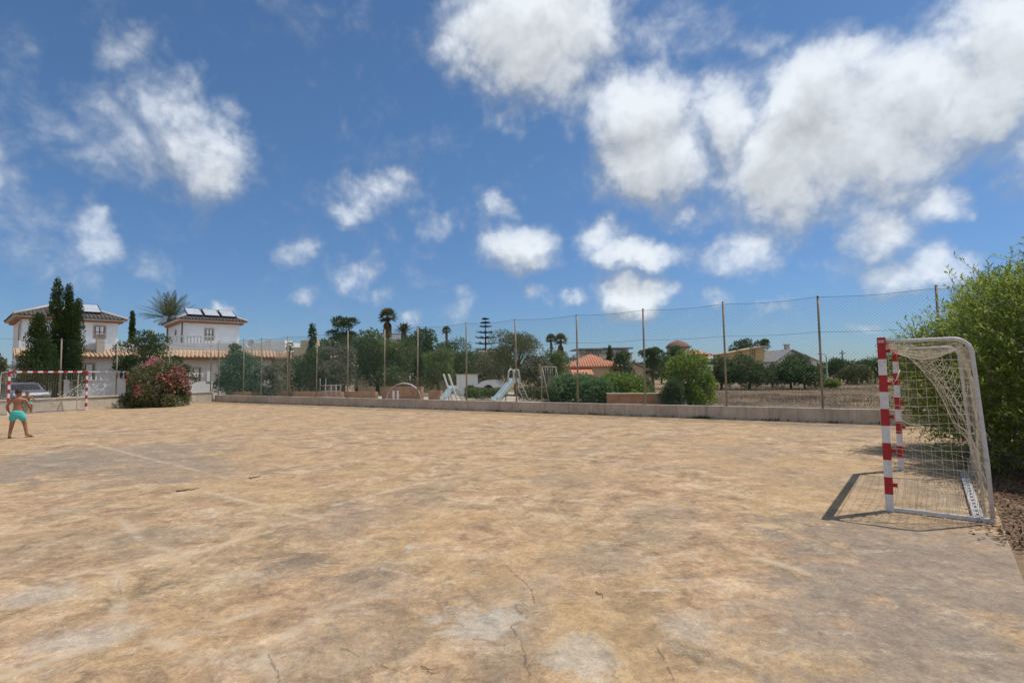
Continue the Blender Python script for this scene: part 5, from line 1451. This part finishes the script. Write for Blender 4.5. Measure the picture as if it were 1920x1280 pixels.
# lamp post and thin pole in the field, white notice board
c = at(1551.5, 720, 50); lp = thing('street_lamp', 'slim pale green lamp post standing in the dry field', 'street lamp', (c.x, 50, -.05))
hh_ = at(1551.5, 666, 50).z
m = MB(); m.lathe((0,0,0), [(.11,0),(.11,.35),(.07,.42),(.055,hh_-.1),(.05,hh_)], 9); m.build('post', M['lamp_green'], lp)
m = MB(); m.tube([(0,0,hh_-.02),(-.12,0,hh_+.14),(-.35,0,hh_+.2)], .035, 7); m.build('arm', M['lamp_green'], lp)
m = MB(); m.box(-.75,-.3,-.1,.1,hh_+.14,hh_+.26); m.build('lamp_head', M['white_paint'], lp, bevel=.03)
c = at(1582, 720, 80); tp = thing('utility_pole', 'bare dark utility pole rising over the field tree line', 'pole', (c.x, 80, -.05))
hh_ = at(1582, 656, 80).z
m = MB(); m.tube([(0,0,0),(0,0,hh_)], [.16,.11], 8); m.build('shaft', M['bark_grey'], tp)
m = MB(); m.box(-.45,.45,-.05,.05,hh_-.5,hh_-.38); m.build('crossarm', M['bark_grey'], tp)
m = MB(); [m.lathe((x,0,hh_-.38), [(.04,0),(.06,.06),(.03,.14)], 7) for x in (-.35,.35)]; m.build('insulators', M['white_paint'], tp)
c = at(1318.5, 700, 40); sg = thing('notice_board', 'blank white notice board on two posts beside the bright green shrub', 'sign', (c.x, 40, -.05))
z0, z1 = at(1328,695,40).z, at(1328,682.5,40).z; wd_ = 19*40/1000
m = MB(); m.box(0, wd_, 0, .03, z0, z1); m.build('board', M['sign_white'], sg)
for x in (.1, wd_-.1):
    m = MB(); m.tube([(x,.05,-.03),(x,.05,z1-.03)], .025, 7); m.build('post', M['metal'], sg)

# satellite dishes on the white roofs
for lab, px, row, Y in (('white satellite dish on the low roof between the villas', 286, 626, 48.6), ('white satellite dish on the terrace by the roof room', 471, 645, 45.0)):
    c = at(px, row, Y); ds = thing('satellite_dish', lab, 'satellite dish', (c.x, Y, c.z), R_(-20))
    m = MB(); m.lathe((0,0,0), [(.05,0),(.25,.03),(.42,.11),(.46,.15),(.44,.155),(.25,.06),(.03,.03)], 14); o = m.build('dish', M['white_paint'], ds); o.rotation_euler = (R_(65), 0, 0)
    m = MB(); m.tube([(0,.08,0),(0,.1,-.9)], .03, 6); m.build('mast', M['metal'], ds)
    m = MB(); m.tube([(0,-.02,-.3),(0,-.5,.1)], .012, 5); m.build('feed_arm', M['metal'], ds)

# low white outbuilding between the two villas
ob = thing('outbuilding', 'low white flat roofed outbuilding between the two villas', 'building', (at(236,700,49).x, 49, 0), R_(8))
m = MB(); m.box(0, 4.6, 0, 4, -.1, 4.5); m.build('wall', M['white_wall'], ob)
m = MB(); m.box(-.15, 4.75, -.15, 4.1, 4.5, 4.64); m.build('roof', M['cream_wall'], ob)
window(ob, 1.0, 1.8, 2.2, 3.3, 'x', 0.0)

# ------------------------------------------------------------------ parked car behind the end wall
def car():
    Y = 31.4; c = at(38, 740, Y)
    g = thing('parked_car', 'dark blue grey car parked behind the cream end wall', 'car', (c.x, Y, -.05), R_(146))
    side = [(-2.1,.35),(-2.1,.75),(-1.95,.92),(-1.2,1.0),(-.55,1.42),(.2,1.48),(1.0,1.44),(1.6,1.02),(2.05,.95),(2.1,.6),(2.1,.35)]
    m = MB(); secs = [(-.86,.92),(-.80,1.0),(.80,1.0),(.86,.92)]; n = len(side); vs = []
    for y, k in secs: vs += [(x*(.99 if k < 1 else 1), y*(1 if z < 1.02 else .82), .35+(z-.35)*k) for x, z in side]
    fs = [(a*n+i, a*n+(i+1)%n, (a+1)*n+(i+1)%n, (a+1)*n+i) for a in range(3) for i in range(n)] + [tuple(range(n))[::-1], tuple(range(3*n,4*n))]
    m.add(vs, fs, sm=False); m.build('body', M['car_paint'], g, bevel=.03)
    for sgn in (-1, 1):
        m = MB(); y = sgn*.725
        m.add([(-1.0,y*1.14,1.02),(1.35,y*1.14,1.02),(.95,y,1.36),(-.5,y,1.36)], [(0,1,2,3)]); m.build('side_window', M['glass'], g)
        for x in (-1.3, 1.3):
            m = MB(); m.tube([(x, sgn*.70, .32), (x, sgn*.885, .32)], .32, 18); wh = m.build('wheel', M['tyre'], g)
            m = MB(); m.tube([(x, sgn*.886, .32), (x, sgn*.90, .32)], .19, 14); m.build('rim', M['metal'], wh)
    m = MB(); m.add([(-1.14,-.66,1.04),(-1.14,.66,1.04),(-.62,.58,1.39),(-.62,-.58,1.39)], [(0,1,2,3)]); m.build('windscreen', M['glass'], g)
    for y in (-.6,.6):
        m = MB(); m.box(-2.13,-2.09,y-.16,y+.16,.66,.80); m.build('headlight', M['metal'], g)
car()

# ------------------------------------------------------------------ the two boys
def skin_mesh(name, joints, bones, mat, parent, root, sub=2):
    """joints: {name: (x,y,z,radius)}; one continuous skinned surface, applied"""
    names = list(joints); me = bpy.data.meshes.new(name)
    me.from_pydata([joints[k][:3] for k in names], [(names.index(a), names.index(b)) for a, b in bones], [])
    o = bpy.data.objects.new(name, me); COL.objects.link(o)
    sk = o.modifiers.new('skin', 'SKIN'); sk.use_smooth_shade = True
    if not me.skin_vertices:
        bpy.context.view_layer.update()
    for i, k in enumerate(names):
        d = me.skin_vertices[0].data[i]; r = joints[k][3]
        d.radius = r if isinstance(r, tuple) else (r, r); d.use_root = (k == root)
    s = o.modifiers.new('sub', 'SUBSURF'); s.levels = sub; s.render_levels = sub
    dg = bpy.context.evaluated_depsgraph_get()
    m2 = bpy.data.meshes.new_from_object(o.evaluated_get(dg)); m2.name = name
    o.modifiers.clear(); o.data = m2; bpy.data.meshes.remove(me)
    m2.materials.clear(); m2.materials.append(mat)
    for p in m2.polygons: p.use_smooth = True
    o.parent = parent
    return o

def hand(J, E, wrist, tag_, d, palm_n, thumb, s):
    """palm and five bent fingers from the wrist joint; d along the hand, thumb: sideways direction of the thumb"""
    w_ = Vector(J[wrist][:3]); d = Vector(d).normalized(); th = Vector(thumb).normalized(); pn = Vector(palm_n).normalized()
    pc = w_ + d*.045*s; J[tag_+'palm'] = (*pc, .022*s); E.append((wrist, tag_+'palm'))
    for i, (o, ln) in enumerate(((.024,.062),(.008,.070),(-.008,.066),(-.024,.052))):
        k = pc + d*.035*s + th*o*s; a = k + (d*.55 + pn*.35).normalized()*ln*.55*s; e = a + (d*.2 + pn*.7).normalized()*ln*.45*s
        for nm, q, r in (('k',k,.0085),('m',a,.0075),('t',e,.006)): J[f'{tag_}{i}{nm}'] = (*q, r*s)
        E += [(tag_+'palm', f'{tag_}{i}k'), (f'{tag_}{i}k', f'{tag_}{i}m'), (f'{tag_}{i}m', f'{tag_}{i}t')]
    a = w_ + d*.03*s + th*.03*s; e = a + (d*.8 + th*.5 + pn*.3).normalized()*.045*s
    J[tag_+'th'] = (*a, .009*s); J[tag_+'tt'] = (*e, .007*s)
    E += [(tag_+'palm', tag_+'th'), (tag_+'th', tag_+'tt')]

def boy(label, loc, rotz, J, E, shorts_J, shorts_E, hd, hd_f, height_s, hands, feet):
    g = thing('person', label, 'boy', loc, rotz)
    for h_ in hands: hand(J, E, *h_, height_s)
    skin_mesh('body', J, E, M['skin'], g, 'pelvis')
    skin_mesh('swim_shorts', shorts_J, shorts_E, M['turquoise'], g, 'pelvis')
    hd = Vector(hd); f = Vector(hd_f).normalized(); r = .098*height_s
    # hair: a cap of short hair over the crown and the back of the head
    bm = bmesh.new(); bmesh.ops.create_uvsphere(bm, u_segments=20, v_segments=14, radius=1)
    kill = [v for v in bm.verts if (Vector(v.co).dot(f) > .35 and v.co.z < .42) or v.co.z < -.42]
    bmesh.ops.delete(bm, geom=kill, context='VERTS')
    rr = random.Random(4)
    for v in bm.verts:
        k = 1.0 + rr.uniform(-.03,.05); v.co = Vector((v.co.x*r*.98*k, v.co.y*r*1.06*k, v.co.z*r*1.16*k)) + hd - f*.006
    me = bpy.data.meshes.new('hair'); bm.to_mesh(me); bm.free(); me.materials.append(M['hair'])
    for p in me.polygons: p.use_smooth = True
    o = bpy.data.objects.new('hair', me); COL.objects.link(o); o.parent = g
    sl = f.cross(Vector((0,0,1))).normalized()
    for s_ in (-1, 1):
        m = MB(); p = hd + f*r*.93 + sl*s_*r*.36 + Vector((0,0,-.1*r)); m.lathe(p, [(.002,-.008),(.011,-.003),(.011,.003),(.002,.008)], 8); m.build('eye', M['eye'], g)
    m = MB(); p = hd + f*r*.93 + Vector((0,0,-.62*r)); m.bar(p - sl*.022, p + sl*.022, .012, .010); m.build('mouth', pmat('lips', (.26,.09,.065), .5, .1, 20), g)
    for (p, d_) in feet:
        p = Vector(p); d_ = Vector(d_).normalized(); q = Vector((-d_.y, d_.x, 0))
        m = MB(); m.slab([tuple((p + d_*a + q*b_)[:2]) for a, b_ in ((-.07,-.028),(.02,-.036),(.11,-.04),(.145,-.02),(.145,.015),(.11,.036),(.02,.03),(-.07,.028))], .001, .016); m.build('sandal', M['sandal'], g)
    return g

# nearer boy: back to us, striding, arms bent in front; local +y is where he faces
J = dict(pelvis=(0,0,.72,(.105,.085)), belly=(0,.01,.82,(.098,.072)), chest=(0,.02,.96,(.122,.084)), upper=(0,.015,1.06,(.115,.07)), neck=(0,.015,1.13,.042), chin=(0,.035,1.19,.06),
  head=(0,.03,1.245,(.076,.088)), crown=(0,.025,1.31,(.066,.078)), nose=(0,.125,1.225,.013), earl=(-.083,.02,1.235,.014), earr=(.083,.02,1.235,.014),
  shl=(-.16,.01,1.055,.044), ell=(-.235,.0,.86,.034), wrl=(-.215,.13,.72,.023), shr=(.16,.01,1.055,.044), elr=(.245,.02,.86,.034), wrr=(.235,.16,.74,.023),
  hipl=(-.075,0,.66,.078), knl=(-.12,.03,.37,.055), anl=(-.15,-.02,.075,.034), heell=(-.15,-.045,.035,.028), toel=(-.17,.12,.028,.024),
  hipr=(.075,0,.66,.078), knr=(.15,.06,.38,.055), anr=(.205,.03,.08,.034), heelr=(.195,.01,.04,.028), toer=(.32,.10,.03,.024))
E = [('pelvis','belly'),('belly','chest'),('chest','upper'),('upper','neck'),('neck','chin'),('chin','head'),('head','crown'),('chin','nose'),('head','earl'),('head','earr'),
  ('upper','shl'),('shl','ell'),('ell','wrl'),('upper','shr'),('shr','elr'),('elr','wrr'),('pelvis','hipl'),('hipl','knl'),('knl','anl'),('anl','heell'),('anl','toel'),('pelvis','hipr'),('hipr','knr'),('knr','anr'),('anr','heelr'),('anr','toer')]
SJ = dict(pelvis=(0,0,.70,(.128,.108)), waist=(0,.005,.785,(.118,.092)), hl=(-.085,0,.63,(.1,.1)), kl=(-.125,.02,.445,(.096,.096)), hr=(.085,0,.63,(.1,.1)), kr=(.14,.04,.45,(.096,.096)))
SE = [('pelvis','waist'),('pelvis','hl'),('hl','kl'),('pelvis','hr'),('hr','kr')]
p1 = gnd(31, 821)
boy('boy in turquoise swim shorts striding away, seen from behind', p1, R_(-8) + math.atan2(-p1.x, p1.y)*.85, J, E, SJ, SE, (0,.025,1.265), (0,1,0), .82,
    [('wrl','hl_',(.15,.8,-.55),(.7,.3,0),(.3,.3,.9)), ('wrr','hr_',(-.1,.85,-.5),(-.7,.3,0),(-.3,.3,.9))], [((-.156,.0,0),(-.1,1,0)), ((.23,.04,0),(.8,.6,0))])

# farther boy: crouching in the goal mouth facing us
k = .86
J2 = dict(pelvis=(0,-.14,.47,(.1,.085)), belly=(0,-.08,.57,(.092,.07)), chest=(0,.02,.68,(.112,.08)), upper=(0,.08,.765,(.1,.066)), neck=(0,.12,.82,.04), chin=(0,.17,.865,.056),
  head=(0,.175,.915,(.072,.082)), crown=(0,.165,.98,(.062,.074)), nose=(0,.265,.895,.012), earl=(-.078,.165,.905,.013), earr=(.078,.165,.905,.013),
  shl=(-.145,.07,.755,.04), ell=(-.25,.13,.62,.031), wrl=(-.34,.27,.60,.021), shr=(.145,.07,.755,.04), elr=(.21,.17,.6,.031), wrr=(.16,.27,.45,.021),
  hipl=(-.075,-.1,.43,.074), knl=(-.17,.13,.34,.046), anl=(-.16,-.02,.07,.028), heell=(-.16,-.05,.035,.024), toel=(-.19,.11,.026,.021),
  hipr=(.075,-.1,.43,.074), knr=(.17,.13,.34,.046), anr=(.16,-.02,.07,.028), heelr=(.16,-.05,.035,.024), toer=(.19,.11,.026,.021))
SJ2 = dict(pelvis=(0,-.14,.47,(.12,.1)), waist=(0,-.085,.56,(.108,.086)), hl=(-.09,-.07,.42,(.092,.092)), kl=(-.145,.07,.375,(.08,.08)), hr=(.09,-.07,.42,(.092,.092)), kr=(.145,.07,.375,(.08,.08)))
p2 = gnd(51, 773.5)
boy('smaller boy in turquoise shorts crouching in the far goal mouth', p2, math.atan2(-p2.x, p2.y) + PI - .15, J2, [e for e in E if not e[0].startswith(('hl_','hr_')) and not e[1].startswith(('hl_','hr_'))], SJ2, SE, (0,.165,.935), (0,1,-.1), .80,
    [('wrl','hl_',(-.5,.8,.1),(.5,.2,-.4),(0,.2,.9)), ('wrr','hr_',(-.1,.5,-.8),(-.6,.3,0),(-.2,.6,.4))], [((-.17,.0,0),(-.15,1,0)), ((.17,.0,0),(.15,1,0))])

# ------------------------------------------------------------------ twigs lying on the court
def twig(label, px0, py0, px1, py1, seed, rad=.012):
    a, b2 = gnd(px0, py0), gnd(px1, py1); r_ = random.Random(seed); g_ = thing('twig', label, 'twig', a)
    d = b2 - a; s_ = Vector((-d.y, d.x, 0)).normalized(); n_ = 6
    pts = [d*(i/n_) + s_*r_.uniform(-.02,.02) + Vector((0,0,rad*.7 + r_.uniform(0,.012))) for i in range(n_+1)]
    m_ = MB(); m_.tube(pts, [rad*(1-.6*i/n_) for i in range(n_+1)], 6); m_.build('stem', M['twig'], g_)
    m_ = MB(); q = pts[2]; m_.tube([q, q + d*.12 + s_*.13*d.length, q + d*.2 + s_*.2*d.length + Vector((0,0,.004))], [rad*.6,rad*.4,rad*.2], 5); m_.build('side_shoot', M['twig'], g_)
twig('long dark twig lying on the concrete in the left middle distance', 331, 922, 374, 916.5, 1, .012)
twig('short twig farther off than the long dark one', 468, 897.5, 489, 893.5, 2, .011)
twig('thin curved twig near the lower edge of the court', 792, 1249, 824, 1269, 3, .0028)
twig('small twig on the pale concrete below the middle post', 1120, 1110, 1132, 1122, 4, .004)

# ------------------------------------------------------------------ far woods closing the horizon
def far_woods():
    r = np.random.default_rng(77); Vs = []; vals = []
    for Y, x0, x1, hmax, n in ((105, -75, 40, 3.6, 9000), (120, 20, 150, 4.2, 11000), (170, -260, 260, 5.5, 14000)):
        x = r.uniform(x0, x1, n); top = hmax*(.45 + .4*np.clip(vnoise(np.stack([x*.16, x*.05, x*0], 1), int(Y)) + .4, 0, 1.2) + .15*vnoise(np.stack([x*.9, x*0, x*0], 1), 3))
        z = top*r.uniform(0, 1, n)**.7; y = Y + r.uniform(-3, 3, n)
        P = np.stack([x, y, np.maximum(z, .02)], 1)
        Vs.append(leaves_at(r, P, rand_dirs(r, n) + np.array([0,0,.4]), rand_dirs(r, n), .0050*Y, .0030*Y, .4)); vals.append(np.clip(.35 + .3*vnoise(P*.5, 4) + .15*r.normal(size=n), 0, 1))
    tag(np_mesh('distant_woods', np.concatenate(Vs), 4, L['dark'], None, np.concatenate(vals)), kind='stuff')
far_woods()
